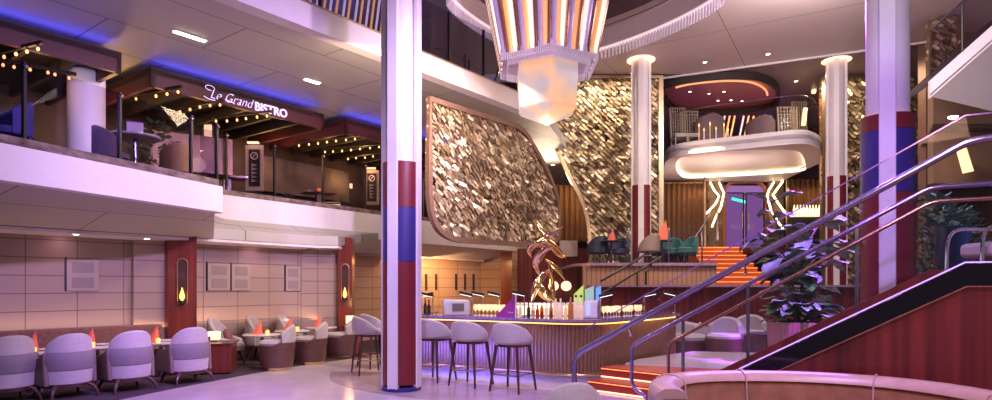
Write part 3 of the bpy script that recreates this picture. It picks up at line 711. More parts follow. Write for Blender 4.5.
# =====================================================================  SHIMMERING SCREENS
def disc_screen(name, label, origin, ex, outline, frame_r, m_disc, m_frame, pitch, size, seed, closed=True, frame_path=None):
    """square discs on a wire lattice inside an outline given as (along, height) on the upright plane through origin"""
    rnd = random.Random(seed)
    ex = V(ex).normalized(); n = V((ex.y, -ex.x, 0))
    P = lambda u, z, o=0: origin+ex*u+Z1*z+n*o
    us = [q[0] for q in outline]; zs = [q[1] for q in outline]
    t = thing(name, label, 'screen', P((min(us)+max(us))/2, min(zs)))
    def inside(u, z):
        r = False; j = len(outline)-1
        for i in range(len(outline)):
            (a, b), (c, d) = outline[i], outline[j]
            if (b > z) != (d > z) and u < (c-a)*(z-b)/(d-b)+a: r = not r
            j = i
        return r
    mb = MB(); wires = MB(); row = 0
    z = min(zs)+pitch*.5
    while z < max(zs):
        u = min(us)+(pitch*.5 if row % 2 else 0)
        while u < max(us):
            if inside(u, z) and rnd.random() < .96:
                c = P(u, z, rnd.uniform(-.02, .03)); s = size*rnd.uniform(.9, 1.08)
                big = 1.0 if rnd.random() < .3 else .42
                rot = Matrix.Rotation(big*rnd.gauss(.16*math.sin(u*1.9+z*2.3), .5), 3, Z1) @ Matrix.Rotation(big*rnd.gauss(-.05+.13*math.sin(u*2.7-z*1.6), .45), 3, ex) @ Matrix.Rotation(rnd.gauss(0, .14), 3, n)
                h = s*.62; k_ = s*.36
                pts = [V((-h*.77+k_*.5, 0, h*.64+k_*.5)), V((h*.77+k_*.5, 0, -h*.64+k_*.5)), V((h*.77-k_*.5, 0, -h*.64-k_*.5)), V((-h*.77-k_*.5, 0, h*.64-k_*.5))]
                wd = pitch*.5
                for sg in (-1, 1):
                    if inside(u+wd, z+sg*wd): wires.tube([P(u, z, -.025), P(u+wd, z+sg*wd, -.025)], pitch*.055, 4)
                w = [c+rot @ (ex*p.x+Z1*p.z) for p in pts]
                nn = rot @ n*.004
                mb.add([p+nn for p in w]+[p-nn for p in w], [(0, 1, 2, 3), (7, 6, 5, 4), (0, 4, 5, 1), (1, 5, 6, 2), (2, 6, 7, 3), (3, 7, 4, 0)])
            u += pitch
        z += pitch*.5; row += 1
    mb.build('disc_curtain', M[m_disc], t, smooth=0)['kind'] = 'stuff'
    k = 0; u = min(us)
    while u < max(us):
        lo = hi = None; zz = min(zs)
        while zz < max(zs):
            if inside(u, zz): lo = zz if lo is None else lo; hi = zz
            zz += .05
        if lo is not None and hi-lo > .2: wires.tube([P(u, lo, -.03), P(u, hi, -.03)], .006, 4)
        u += pitch
    wires.build('wires', M['bronze'], t)['kind'] = 'stuff'
    MB().tube([P(u, z) for u, z in (frame_path or outline)], frame_r, 4, loop=closed, rot=math.pi/4, up=n).build('frame', M[m_frame], t, smooth=20)
    return t
O1 = T0+TN*.30
def uz(px, py, o=None, d=None):
    o = o or O1; d = d or TD
    q = on_line(px, o, d); return ((q-o).length*(1 if (q-o).dot(d) > 0 else -1), zat(py, q.y))
def smooth2(pts, n=6):
    return [(q.x, q.y) for q in crom([(a, b, 0) for a, b in pts], n)]
fp = [uz(429, 99), uz(429, 150), uz(429, 195)]+smooth2([uz(429.5, 200), uz(432, 216), uz(439, 230), uz(450, 237.5), uz(462, 240.5)])+[uz(500, 243), uz(540, 245.5)]+smooth2([uz(551, 244), uz(557, 238), uz(558, 225), uz(557.5, 205), uz(554, 190), uz(545, 168), uz(534, 148), uz(525, 134), uz(517, 127)])
disc_screen('disc_screen', 'shimmering champagne disc screen hung behind the bar in a bronze frame with rounded corner', O1, TD, fp, .075, 'sequin', 'rosebronze', .130, .128, 3)
O2 = V((0, 18.2, 0)); EX = V((1, 0, 0))
def u2(px, py): return uz(px, py, O2, EX)
topz = 7.62
fp2 = smooth2([u2(549, 118), u2(552, 135), u2(558, 152), u2(569, 175), u2(581, 200), u2(587, 218), u2(589.5, 240), u2(590, 268)])+[u2(600, 272), u2(652, 272), u2(660.5, 272), (u2(660.5, 100)[0], topz), (u2(551, 100)[0], topz)]
disc_screen('disc_screen', 'large shimmering bronze disc screen behind the slim terrace column, sweeping curved left edge', O2, EX, fp2, .075, 'sequin_dark', 'bronze', .15, .145, 5)
fp3 = [(u2(823, 100)[0], 1.4), (u2(823, 100)[0], topz), (u2(925, 100)[0], topz), (u2(925, 100)[0], 1.4)]
disc_screen('disc_screen', 'narrow shimmering disc screen seen on both sides of the thick striped column', O2, EX, fp3, .085, 'sequin_dark', 'bronze', .17, .17, 8)
O4 = V((0, 17.3, 0))
q0 = on_line(925, V((0, 15.9, 0)), EX)
struct('pillar_1', MB().box((q0.x+.08, 15.9, 4.0), (.32, .3, 8.0)), M['rosebronze'])
# =====================================================================  BALCONY OVER THE DOORS
t = thing('balcony', 'rounded white balcony with a glowing recessed oval underneath, above the double doors', 'balcony', (6.9, 19.5, 5.3))
bl = [PZ(px, py, 5.75) for px, py in [(664, 158), (666, 149.5), (676, 144.5), (700, 140.5), (740, 136), (780, 131.5), (800, 130), (812, 131.5), (820, 137), (822.5, 150)]]
bl = crom([(p.x, p.y) for p in bl], 5)
back = [V((bl[-1].x+.4, 23.2, 0)), V((bl[0].x+.2, 23.2, 0))]
ctr = V((7.3, 20.2, 0))
def shrink(p, k): return V((ctr.x+(p.x-ctr.x)*k, ctr.y+(p.y-ctr.y)*k, 0))
mb = MB(); ring = lambda z, k: [V((p.x, p.y, z)) for p in [shrink(q, k) for q in bl]]
prof = [(5.75, .93), (5.77, .985), (5.74, 1.0), (5.45, 1.0), (5.40, .985), (5.40, .90)]
mb.loft([[ring(z, k)[i] for z, k in prof] for i in range(len(bl))])
mb.build('fascia', M['white'], t, smooth=50)
MB().slab([(p.x, p.y, 5.52) for p in bl]+[(p.x, p.y, 5.52) for p in back], (0, 0, .12)).build('floor_slab', M['white'], t)
# underside with an oval opening, glowing cove inside
ov = [PZ(px, py, 5.42) for px, py in [(676, 164), (680, 157), (700, 152), (740, 149), (775, 148.5), (796, 149.5), (803, 155), (805.5, 164), (803, 170), (780, 173), (740, 175.5), (700, 177.5), (685, 177), (678, 172)]]
ov = crom([(p.x, p.y) for p in ov], 5, True)
oc = sum(ov, V())/len(ov)
def outp(p):
    d = (p-oc).normalized(); best = None
    poly = [V((q.x, q.y, 0)) for q in bl]+back
    for i in range(len(poly)):
        a, b = poly[i], poly[(i+1) % len(poly)]; e = b-a
        den = d.x*e.y-d.y*e.x
        if abs(den) < 1e-9: continue
        w = a-oc; s = (w.x*e.y-w.y*e.x)/den; u = (w.x*d.y-w.y*d.x)/den
        if s > 0 and -1e-6 <= u <= 1+1e-6 and (best is None or s < best): best = s
    return oc+d*(best or 1)
mb = MB(); no = len(ov)
for i in range(no):
    a, b = ov[i], ov[(i+1) % no]; c, d = outp(b), outp(a)
    mb.slab([(a.x, a.y, 5.38), (b.x, b.y, 5.38), (c.x, c.y, 5.38), (d.x, d.y, 5.38)], (0, 0, .03))
mb.build('underside', M['white'], t, smooth=0)
mb = MB(); mb.loft([[V((p.x, p.y, 5.43)), V((p.x+(p.x-oc.x)*.03, p.y+(p.y-oc.y)*.05, 5.43)), V((p.x+(p.x-oc.x)*.03, p.y+(p.y-oc.y)*.05, 5.5)), V((p.x, p.y, 5.5))] for p in ov], loop=True)
lip = MB().tube([V((p.x+(p.x-oc.x)*.02, p.y+(p.y-oc.y)*.03, 5.455)) for p in ov], .025, 6, loop=True).build('cove_light', M['covewarm'] if 'covewarm' in M else glow('cove_warm', (1, .72, .40), 9), t)
# glass of the balcony
t2 = thing('balcony_glass', 'curved clear glass railing on the rounded white balcony', 'glass railing', (7, 18.6, 5.75))
mb = MB(); mb.loft([[V((q.x, q.y, 5.75)), V((q.x, q.y, 6.72)), V((q.x*.998, q.y+.02, 6.72)), V((q.x*.998, q.y+.02, 5.75))] for q in [shrink(p, .97) for p in bl]])
mb.build('glass_pane', M['softglass'], t2)
MB().tube([V((q.x, q.y, 6.73)) for q in [shrink(p, .97) for p in bl]], .014, 6).build('handrail', M['steel'], t2)
# dark dome and orange-lit recess over the balcony
dome = [PZ(px, py, 7.66) for px, py in [(662, 87), (672, 80), (700, 75), (730, 72.5), (757, 74), (772, 81), (777, 91), (770, 101), (730, 107), (680, 106)]]
dome = crom([(p.x, p.y) for p in dome], 4, True); dc = sum(dome, V())/len(dome)
mb = MB(); mb.loft([[V((dc.x+(p.x-dc.x)*k, dc.y+(p.y-dc.y)*k, z)) for z, k in ((7.68, 1.0), (7.45, 1.01), (7.45, 1.06), (7.68, 1.06))] for p in dome], loop=True)
struct('ceiling_ring', mb, M['dark'])
struct('ceiling_recess', MB().slab([(dc.x+(p.x-dc.x)*.99, dc.y+(p.y-dc.y)*.99, 7.60) for p in dome], (0, 0, .05)), mat('copper_ceiling', (.44, .12, .07), .3, .3, var=.1))
tag(MB().tube([V((dc.x+(p.x-dc.x)*.80, dc.y+(p.y-dc.y)*.7, 7.56)) for p in dome[2:26]], .03, 6).build('neon_cove', glow('red_cove', (1, .42, .20), .9), None), 'curved coppery light strip in the dark recess above the balcony', 'light strip')
# upright glowing rods and wicker chairs on the balcony
mbs = [(697, 1), (702, 0), (708, 1), (712, 0), (717, 1), (722, 0), (727, 0), (736, 1), (741, 0), (746, 0), (752, 1), (757, 0), (763, 1)]
t = thing('rod_screen', 'row of slanting gold and white glowing rods at the back of the balcony', 'light screen', (8.3, 20.6, 5.64))
for px, w in mbs:
    q = PY(px, 115, 20.6); MB().tube([(q.x, q.y, 5.9), (q.x+.26, q.y, 7.15)], .03, 6).build('rod', M['coolrod' if w else 'warmrod'], t)
MB().box((8.3, 20.6, 5.78), (2.6, .12, .28)).build('base', M['dark'], t)
M['wicker'] = mat('wicker', (.40, .33, .27), .7, var=.3, scale=40)
def wicker(px, w, h, lab, Y=18.9):
    q = PY(px, 130, Y); t = thing('wicker_chair', lab, 'chair', (q.x, q.y, 5.64), 0, None)
    x, y, z = q.x, q.y, 5.64
    mb = MB()
    for i in range(7): u = -w/2+w*i/6; mb.tube([(x+u, y, z+.35), (x+u*1.05, y+.06, z+h)], .016, 5)
    for i in range(9): zz = z+.4+(h-.4)*i/8; mb.tube([(x-w/2*1.03, y+.03, zz), (x, y+.09, zz), (x+w/2*1.03, y+.03, zz)], .014, 5)
    mb.build('backrest', M['wicker'], t)
    MB().tube([(x-w/2, y, z+.35), (x-w/2*1.06, y+.06, z+h), (x+w/2*1.06, y+.06, z+h), (x+w/2, y, z+.35)], .03, 6).build('frame', M['wicker'], t)
    MB().box((x, y-.2, z+.36), (w, .5, .12)).build('seat', M['cream'], t, bevel=.03)
    for sx in (-1, 1):
        for sy in (-.42, .02): MB().tube([(x+sx*w*.45, y+sy, z+.31), (x+sx*w*.48, y+sy, z)], .022, 6).build('leg', M['wicker'], t)
wicker(678, .42, 1.30, 'tall wicker chair at the left end of the balcony')
wicker(690, .46, 1.20, 'wicker chair beside the tallest one on the left of the balcony')
wicker(788, .55, 1.32, 'pale wicker chair near the right end of the balcony')
wicker(800, .42, 1.72, 'tallest pale wicker chair at the right end of the balcony', 19.7)
def lowchair(px, w, h, lab):
    q = PY(px, 130, 18.7); t = thing('lounger', lab, 'chair', (q.x, q.y, 5.64), 0, None, local=True)
    MB().shell(w/2, .4, .1, R(-100), R(100), lambda a: .12, lambda a: h-.12*abs(a)).build('backrest', M['mauve'], t)
    MB().lathe([(w*.4, .05), (w*.43, .3), (w*.4, .36), (.05, .37)], (0, 0, 0), 18).build('seat', M['mauve'], t)
    for a in (0.8, 2.3, 3.9, 5.4): MB().tube([(w*.3*math.cos(a), w*.3*math.sin(a), .06), (w*.33*math.cos(a), w*.33*math.sin(a), 0)], .02, 6).build('leg', M['black'], t)
M['mauve'] = mat('dusky_mauve', (.16, .10, .12), .8)
lowchair(709, .9, 1.0, 'dusky rounded seat on the left half of the balcony')
lowchair(760, .85, .95, 'dusky rounded seat on the right half of the balcony')
for i, (px, h) in enumerate([(699, .50), (704, .36), (710, .55), (716, .40), (724, .52), (728, .36)]):
    q = PY(px, 128, 18.2); tt = thing('candle_holder', 'thin upright candle on the balcony edge', 'candle', (q.x, q.y, 5.78), 0, 'thin candles along the balcony edge')
    MB().lathe([(.03, -.14), (.03, -.13), (.012, -.12), (.012, h*.8)], (q.x, q.y, 5.78), 8).build('stick', M['coolrod' if i % 2 else 'warmrod'], tt)
    MB().lathe([(.016, h*.8), (.02, h*.86), (.003, h)], (q.x, q.y, 5.78), 8).build('flame', M['candle'], tt)
# right of the balcony: hanging angled lamps
for i, (px, py, l) in enumerate([(816, 80, .42), (806, 108, .55)]):
    q = PY(px, py, 19.5); t = thing('angled_lamp', ['upper bent gold lamp by the frame right of the balcony', 'lower bent gold lamp behind the wicker chairs of the balcony'][i], 'lamp', (q.x, q.y, q.z-l))
    MB().tube([(q.x+.5, q.y, q.z+.12), (q.x+.05, q.y, q.z+.06), (q.x, q.y, q.z)], .03, 6).build('arm', M['brass'], t)
    MB().box((q.x-.05, q.y, q.z-l/2), (.10, .10, l), 0, 0, .12).build('shade', M['lampglow'], t)
    MB().tube([(q.x+.5, q.y, q.z+.12), (q.x+.5, q.y, 7.63)], .02, 6).build('post', M['black'], t)

# =====================================================================  DOORS, CURTAINS AND ORANGE STAIRS
DY = 23.1
def rect(px0, px1, py0, py1, Y): a, b = PY(px0, py1, Y), PY(px1, py0, Y); return a.x, b.x, a.z, b.z
x0, x1, z0, z1 = rect(724, 766, 182, 249, DY)
t = thing('double_door', 'round-topped glass double door with copper frame at the head of the orange stairs', 'door', ((x0+x1)/2, DY, 2.85))
zb = 2.85; r = .45
def arch(x0, x1, zb, z1, r, n=8):
    return [V((x0, DY, zb))]+[V((x0+r-r*math.cos(a), DY, z1-r+r*math.sin(a))) for a in [math.pi/2*k/n for k in range(n+1)]]+[V((x1-r+r*math.sin(a), DY, z1-r+r*math.cos(a))) for a in [math.pi/2*k/n for k in range(n+1)]]+[V((x1, DY, zb))]
MB().tube(arch(x0, x1, zb, z1, r), .08, 4, rot=.785, up=(0, 1, 0)).build('frame', mat('copper_frame', (.55, .22, .13), .35, .5), t)
mx = (x0+x1)/2
for s in (-1, 1):
    c = mx+s*(x1-x0)*.245; d = thing  # a leaf each side
    lf = MB().box((c, DY+.02, zb+1.08), ((x1-x0)*.43, .03, 2.1)).build('door_leaf', M['smoked'], t)
    hb = MB(); w_ = (x1-x0)*.43/2
    for a, b in (((c-w_, zb+.03), (c-w_, zb+2.13)), ((c+w_, zb+.03), (c+w_, zb+2.13)), ((c-w_, zb+.05), (c+w_, zb+.05)), ((c-w_, zb+2.12), (c+w_, zb+2.12))): hb.tube([(a[0], DY+.02, a[1]), (b[0], DY+.02, b[1])], .03, 4, rot=.785)
    hb.build('leaf_frame', M['dark'], lf)
    MB().tube([(mx+s*.12, DY-.06, zb+.8), (mx+s*.12, DY-.06, zb+1.35)], .018, 8).build('handle', M['brass'], lf)
struct('wall_lobby', MB().box((mx+.4, 25.5, 4.3), (5.2, .1, 3.0)), mat('lobby_glow', (.36, .20, .42), .6, emit=(.45, .20, .6), es=.5))  # lobby's lilac light put into the wall as glow
tag(MB().box((mx+.35, 24.6, 4.9), (.55, .04, .10), 0, 0, .25).build('green_sign', glow('green_glow', (.05, .9, .45), 2.5), None), 'small green glowing zigzag beyond the double doors', 'light sign')
q = PY(743.5, 177, DY-.25); tag(MB().box((q.x, q.y, q.z), (.30, .06, .12)).build('exit_light', glow('exit_green', (.15, .8, .35), .9), None), 'small green exit light over the double doors', 'exit light')
# marble piers with zigzag neon
for i, (pa_, pb_) in enumerate(((707, 722.5), (768, 783))):
    x0_, x1_, a_, b_ = rect(pa_, pb_, 181, 249, DY-.1)
    struct('pillar_door', MB().box(((x0_+x1_)/2, DY-.05, (a_+b_)/2+.05), (x1_-x0_, .2, b_-a_)), M['marblewall'])
neon = [([(710, 182), (714, 190), (719, 196), (716, 203), (710, 210), (705.5, 214)], 'outer zigzag neon strip on the marble pier left of the doors'),
        ([(719, 182), (722, 189), (724, 193), (721, 207), (715, 219), (712, 227)], 'inner zigzag neon strip on the marble pier left of the doors'),
        ([(774, 182), (769, 190), (767, 196), (771, 210), (778, 222), (783, 229)], 'inner zigzag neon strip on the marble pier right of the doors'),
        ([(783, 181), (778, 188), (773, 195), (778, 203), (783, 210), (787, 214)], 'outer zigzag neon strip on the marble pier right of the doors')]
M['neon'] = glow('neon_white', (1, .76, .44), 5)
for pts, lab in neon:
    t = thing('neon_strip', lab, 'neon light', PY(pts[-1][0], pts[-1][1], DY-.22))
    MB().tube([PY(a, b, DY-.25) for a, b in pts], .034, 6).build('tube', M['neon'], t)
    MB().tube([PY(a, b, DY-.205) for a, b in pts], .05, 4).build('track', M['brass'], t)
def curtain(px0, px1, py0, py1, Y, label, m='curtain'):
    a, b = PY(px0, py1, Y), PY(px1, py0, Y); n = max(8, int((b.x-a.x)/.06)); pts = []
    for k in range(n+1): pts.append((a.x+(b.x-a.x)*k/n, Y+.06*math.sin(k*math.pi/1.5)))
    mb = MB(); mb.loft([[V((x, y, a.z)), V((x, y, b.z)), V((x, y+.03, b.z)), V((x, y+.03, a.z))] for x, y in pts])
    t = thing('curtain', label, 'curtain', ((a.x+b.x)/2, Y, a.z)); mb.build('fabric', M[m], t, smooth=60)
    MB().tube([(a.x-.05, Y, b.z+.02), (b.x+.05, Y, b.z+.02)], .025, 6).build('rod', M['brass'], t)
    return (a.x, b.x, b.z)
CUR = [curtain(664, 703.5, 183.5, 262, 22.4, 'brown pleated curtain left of the neon-lit doors'),
       curtain(790, 824, 179.5, 250, 22.4, 'brown pleated curtain right of the neon-lit doors'),
       curtain(556, 602, 186, 241, 20.7, 'brown pleated curtain in the gap between the two big disc screens')]
for px in (704.8, 787.5):
    q = PY(px, 200, 22.4); struct('trim_10' if px < 750 else 'trim_11', MB().box((q.x, q.y, 4.0), (.08, .08, 2.9)), M['bronze'])
# gold console light box at right
q0_, q1_ = PY(792, 214, 20.5), PY(820, 204, 20.5)
t = thing('bottle_display', 'small glowing shelf of bottles in front of the curtain right of the doors', 'display', ((q0_.x+q1_.x)/2, 20.5, q0_.z-.5))
MB().box(((q0_.x+q1_.x)/2, 20.5, q0_.z-.05), (q1_.x-q0_.x, .3, .06)).build('shelf', M['lampglow'], t)
MB().box(((q0_.x+q1_.x)/2, 20.6, q0_.z-.95), (q1_.x-q0_.x, .3, 1.7)).build('cabinet', M['dark'], t)
for k in range(9):
    x = q0_.x+(q1_.x-q0_.x)*(k+.5)/9
    tt = tag(MB().lathe([(.04, 0), (.04, .18), (.015, .24), (.015, .31)], (x, 20.45, q0_.z-.02), 8).build('bottle', M['bottleglow'] if 'bottleglow' in M else M['lampglow'], None), 'small glowing bottle on the lit shelf right of the doors', 'bottle', 'bottles on the lit shelf by the doors')
# orange stairs
sx0, sx1 = 6.55, 8.35; NS = 10
t = thing('orange_staircase', 'orange-lit carpeted flight of steps climbing to the double doors', 'staircase', ((sx0+sx1)/2, 18.6, 1.36))
top = 2.85; bot = 1.36; rs = (top-bot)/NS
M['orangeled'] = glow('orange_led', (1, .30, .07), 1.4)
for i in range(NS):
    y = 18.6+.30*i; sxl = sx0+.02*i
    st = MB().box(((sxl+sx1)/2, (y+21.9)/2, bot+rs*(i+.5)), (sx1-sxl, 21.9-y, rs)).build('step', M['orange'], t)
    MB().box(((sxl+sx1)/2, y-.012, bot+rs*(i+1)-.03), (sx1-sxl, .02, .02)).build('step_light', M['orangeled'], st)
struct('floor_landing_top', MB().box((8.4, 22.5, top-.1), (9.0, 1.3, .2)), M['mahogany'])
def rail(label, path, r, m='steel', posts=(), name='handrail', bottom=None, cat='handrail'):
    t = thing(name, label, cat, V(path[0]))
    MB().tube(path, r, 10).build('rail', M[m], t)
    for a, b in posts: MB().tube([a, b], r*.9, 8).build('post', M[m], t)
    return t
a, b, c = PY(704, 226, 18.5), PY(694, 241, 17.9), PY(716, 207, 21)
rail('slim pale rail on the left of the orange stairs', [PY(683, 254, 17.6), PY(702, 228, 18.6), PY(712, 209, 20.6)], .03, 'steel', [(PY(702, 228, 18.6), PY(702, 262, 18.6)), (PY(683, 254, 17.6), PY(683, 264, 17.6))])
rail('slim pale rail with upright post in the middle of the orange stairs', [PY(718, 212, 21.2), PY(717, 228, 20.2), PY(715.5, 243, 19.4)], .03, 'steel', [(PY(718, 212, 21.2), PY(718, 240, 21.2))])

# =====================================================================  TERRACE
Tz0, Tz1 = V((2.45, 15.62, 0)), V((5.5, 15.62, 0))
glass_rail('glass_balustrade', Tz0, Tz1, TZ+.0, TZ+.88, [.9, 1.9], 'low clear glass railing along the terrace with the teal chairs', post_m='steel', knob=False)
def bucket(px, m, rz, lab, Y=16.7, h=.76):
    q = PY(px, 250, Y); t = thing('bucket_chair', lab, 'chair', (q.x, q.y, TZ), rz, None, local=True)
    MB().shell(.31, .31, .07, R(-88), R(88), lambda a: .30, lambda a: h-.26*(abs(a)/1.54)**2.2).build('backrest', M[m], t)
    MB().lathe([(.22, .28), (.27, .31), (.27, .42), (.2, .44)], (0, 0, 0), 20).build('seat', M[m], t)
    for x, y in ((.2, .2), (-.2, .2), (.2, -.2), (-.2, -.2)): MB().tube([(x*.8, y*.8, .3), (x, y, 0)], [.022, .014], 6).build('leg', M['black'], t)
M['greybrown'] = mat('grey_brown_velvet', (.22, .16, .14), .7)
for px, m, rz, lab, Y in [(597, 'navy', .3, 'dark chair at the left end of the glass-railed terrace', 16.8), (617, 'navy', 2.4, 'dark navy chair beside the coral napkin on the terrace', 16.9), (648, 'greybrown', .5, 'grey-brown chair beside the slim column on the terrace', 16.12), (657, 'navy', 1.2, 'navy chair behind the grey-brown one on the terrace', 17.5),
        (672, 'teal', 2.8, 'teal chair left of centre behind the terrace glass', 16.8), (686, 'teal', 1.9, 'teal chair nearest the orange stairs on the terrace', 16.5), (687, 'teal', 2.2, 'teal chair farthest back by the orange stairs', 17.6)]:
    bucket(px, m, rz, lab, Y)
def napkin(c, label, s=.22, rz=0, group=None):
    """a napkin folded into a standing pointed fan"""
    t = MB(); c = V(c); R_ = Matrix.Rotation(rz, 3, 'Z')
    P = [V((-s*.5, -.05, 0)), V((s*.45, -.05, 0)), V((s*.40, .05, 0)), V((-s*.45, .06, 0)), V((s*.25, 0, s*1.35)), V((0, -.085, 0))]
    P = [c+R_ @ p for p in P]
    t.add(P, [(0, 5, 4), (5, 1, 4), (1, 2, 4), (2, 3, 4), (3, 0, 4), (0, 3, 2, 1, 5)])
    return tag(t.build('folded_napkin', M['napkin'], None, smooth=0), label, 'napkin', group)
for px, lab, Y in [(611, 'the left end of the terrace', 16.45), (662, 'the middle of the terrace', 16.3)]:
    q = PY(px, 250, Y); round_table('terrace_table', 'round dark table at '+lab, (q.x, q.y), .26, .62, 'dark', TZ, foot='black')
    napkin((q.x, q.y, TZ+.62), 'coral folded napkin on the table at '+lab, .24 if px < 640 else .40)
# dark handrails climbing to the terrace
rail('black handrail climbing to the terrace from behind the sculpture', [PY(601, 281, 14.4), PY(634, 262, 14.9), PY(643, 256, 15.2), PY(651, 256, 15.3)], .03, 'black', [(PY(651, 256, 15.3), PY(651, 268, 15.3)), (PY(651, 268, 15.3), PY(646, 272, 15.2)), (PY(646, 272, 15.2), PY(646, 285, 15.2))])
rail('lower black handrail parallel to the one reaching the terrace', [PY(603, 293, 13.9), PY(637, 272, 14.2), PY(661, 257, 14.9)], .025, 'black', [(PY(637, 272, 14.2), PY(637, 286, 14.2))])
# =====================================================================  CHANDELIER AND CRYSTAL RING
chc = PY(547, 286, 12.2); chx, chy = chc.x, chc.y
t = thing('chandelier', 'huge tapered six-sided chandelier of glowing rods with a frosted drum below', 'chandelier', (chx, chy, 4.7))
M['rodw'] = glow('tube_white', (1, .84, .72), .8); M['roda'] = glow('tube_amber', (1, .46, .18), .55); M['rodl'] = mat('tube_lilac', (.55, .42, .62), .2, .3, emit=(.6, .4, .9), es=.25)
M['rodp'] = mat('tube_copper', (.62, .34, .26), .2, .8)
ha = [R(-90+60*k) for k in range(6)]
def hexp(r, z, k): a = ha[k % 6]; return V((chx+r*math.cos(a), chy+r*math.sin(a), z))
zb_, zt_ = 5.86, 8.6; rb_, rt_ = 1.03, 1.62
npf = 12; kinds = ['rodw', 'rodp', 'roda', 'rodl']
lbl = {'rodw': 'white glowing tube', 'roda': 'amber glowing tube', 'rodl': 'lilac acrylic tube', 'rodp': 'copper metal tube'}
kk = 0
for k in range(6):
    for i in range(npf):
        u = (i+.5)/npf
        a = hexp(rb_, zb_+.05*abs(u-.5), k)*(1-u)+hexp(rb_, zb_+.05*abs(u-.5), k+1)*u
        b = hexp(rt_, zt_, k)*(1-u)+hexp(rt_, zt_, k+1)*u
        ki = kinds[(3, 2, 0, 1, 3, 2, 1, 0, 3, 1, 2, 0, 1)[kk % 13]]; kk += 1
        MB().tube([a, b], [.040, .060], 10).build('rod', M[ki], t, label=lbl[ki])
mb = MB(); mb.loft([[hexp(rb_*.94, zb_+.05, k) for k in range(6)], [hexp(rt_*.94, zt_, k) for k in range(6)]])
mb.build('core', mat('chandelier_core', (.30, .16, .22), .4, .4, emit=(.8, .35, .4), es=.12), t)
M['fringe'] = mat('crystal_fringe', (.62, .50, .68), .12, .2, emit=(.95, .75, .85), es=.20, coat=.6)
mb = MB()
for k in range(6):
    for i in range(26):
        u = (i+.5)/26
        for rr, zz, l in ((1.05, zb_+.10, .22), (.90, zb_-.02, .16)):
            a = hexp(rr, zz, k)*(1-u)+hexp(rr, zz, k+1)*u
            mb.tube([a, a-Z1*l], [.017, .011], 5)
mb.build('crystal_fringe', M['fringe'], t)['kind'] = 'stuff'
mb = MB(); mb.loft([[hexp(rb_*.98, zb_+.03, k) for k in range(6)], [hexp(rb_*.98, zb_-.02, k) for k in range(6)], [hexp(.74, zb_-.05, k) for k in range(6)]])
mb.build('base_plate', mat('acrylic_plate', (.42, .30, .46), .2, emit=(.7, .4, .7), es=.10), t)
m = bpy.data.materials.new('frosted_drum'); m.use_nodes = True; nt = m.node_tree; b = nt.nodes['Principled BSDF']
tc = _n(nt, 'ShaderNodeTexCoord'); no = _n(nt, 'ShaderNodeTexNoise'); no.inputs['Scale'].default_value = 1.9; no.inputs['Detail'].default_value = 1
cr = _n(nt, 'ShaderNodeValToRGB'); e = cr.color_ramp.elements; e[0].position = .40; e[1].position = .60; e[0].color = (.50, .42, .42, 1); e[1].color = (1, .50, .16, 1)
nt.links.new(tc.outputs['Object'], no.inputs['Vector']); nt.links.new(no.outputs['Fac'], cr.inputs[0]); nt.links.new(cr.outputs[0], b.inputs['Emission Color'])
b.inputs['Emission Strength'].default_value = .62; b.inputs['Base Color'].default_value = (.45, .40, .40, 1); b.inputs['Roughness'].default_value = .25
M['frost'] = m
ho = R(30)
def hx(r, z): return [V((chx+r*math.cos(R(60*k)+ho), chy+r*math.sin(R(60*k)+ho), z)) for k in range(6)]
mb = MB(); mb.loft([hx(.65, zb_), hx(.66, zb_-.3), hx(.62, 4.96), hx(.58, 4.92), hx(.02, 4.66)])
dr = mb.build('frosted_drum', M['frost'], t, smooth=20, bevel=.02)
MB().tube([(chx, chy, 8.6), (chx, chy, 9.4)], .12, 12).build('stem', M['brass'], t)
t = thing('crystal_ring', 'ring of hanging crystal fringe around the round ceiling opening', 'ceiling light', (cen.x, cen.y, 6.95))
mb = MB(); nC = 190
for k in range(nC):
    a = 2*math.pi*k/nC
    p = V((cen.x+(RAD(a)+.07)*math.cos(a), cen.y+(RAD(a)+.07)*math.sin(a), HC-.5))
    mb.tube([p, p-Z1*.26], [.032, .022], 5)
mb.build('crystal_drops', M['fringe'], t)['kind'] = 'stuff'
MB().torus([(.0, HC-.53), (.0, HC-.5), (.15, HC-.5), (.15, HC-.53)], (cen.x, cen.y, 0), 64, RAD).build('rim', M['warmled2'] if 'warmled2' in M else glow('ring_rim', (1, .80, .82), .55), t)

# =====================================================================  BAR
path = crom([(-1.6, 12.7), (-1.85, 12.1), (-1.83, 11.62), (-1.55, 11.2), (-.44, 10.57), (.60, 9.90), (.98, 9.68), (1.28, 9.60), (1.62, 9.68), (2.1, 10.12), (3.25, 11.55), (3.42, 12.0), (3.3, 12.5)], 14)
# walk the path at an even step
def even(p, step):
    out = [p[0]]; acc = 0
    for a, b in zip(p[:-1], p[1:]):
        L = (b-a).length; s = step-acc
        while s <= L: out.append(a+(b-a)*(s/L)); s += step
        acc = (acc+L) % step
    return out
ep = even(path, .0125)
def inward(i, pts):
    d = (pts[min(i+1, len(pts)-1)]-pts[max(i-1, 0)]).normalized(); return V((-d.y, d.x, 0))
CT = .985
t = thing('bar_counter', 'long curved bar counter with champagne ribbed front and violet-lit stone top', 'bar counter', (.5, 10.6, 0))
rings = []
for i, p in enumerate(ep):
    n = inward(i, ep); k = .020*abs(math.sin(i*math.pi/5))
    a = p-n*k
    rings.append([V((a.x, a.y, .13)), V((a.x, a.y, .88)), V((p.x+n.x*.06, p.y+n.y*.06, .88)), V((p.x+n.x*.06, p.y+n.y*.06, .13))])
MB().loft(rings).build('ribbed_front', M['ribs'], t, smooth=50)
cp = even(path, .08)
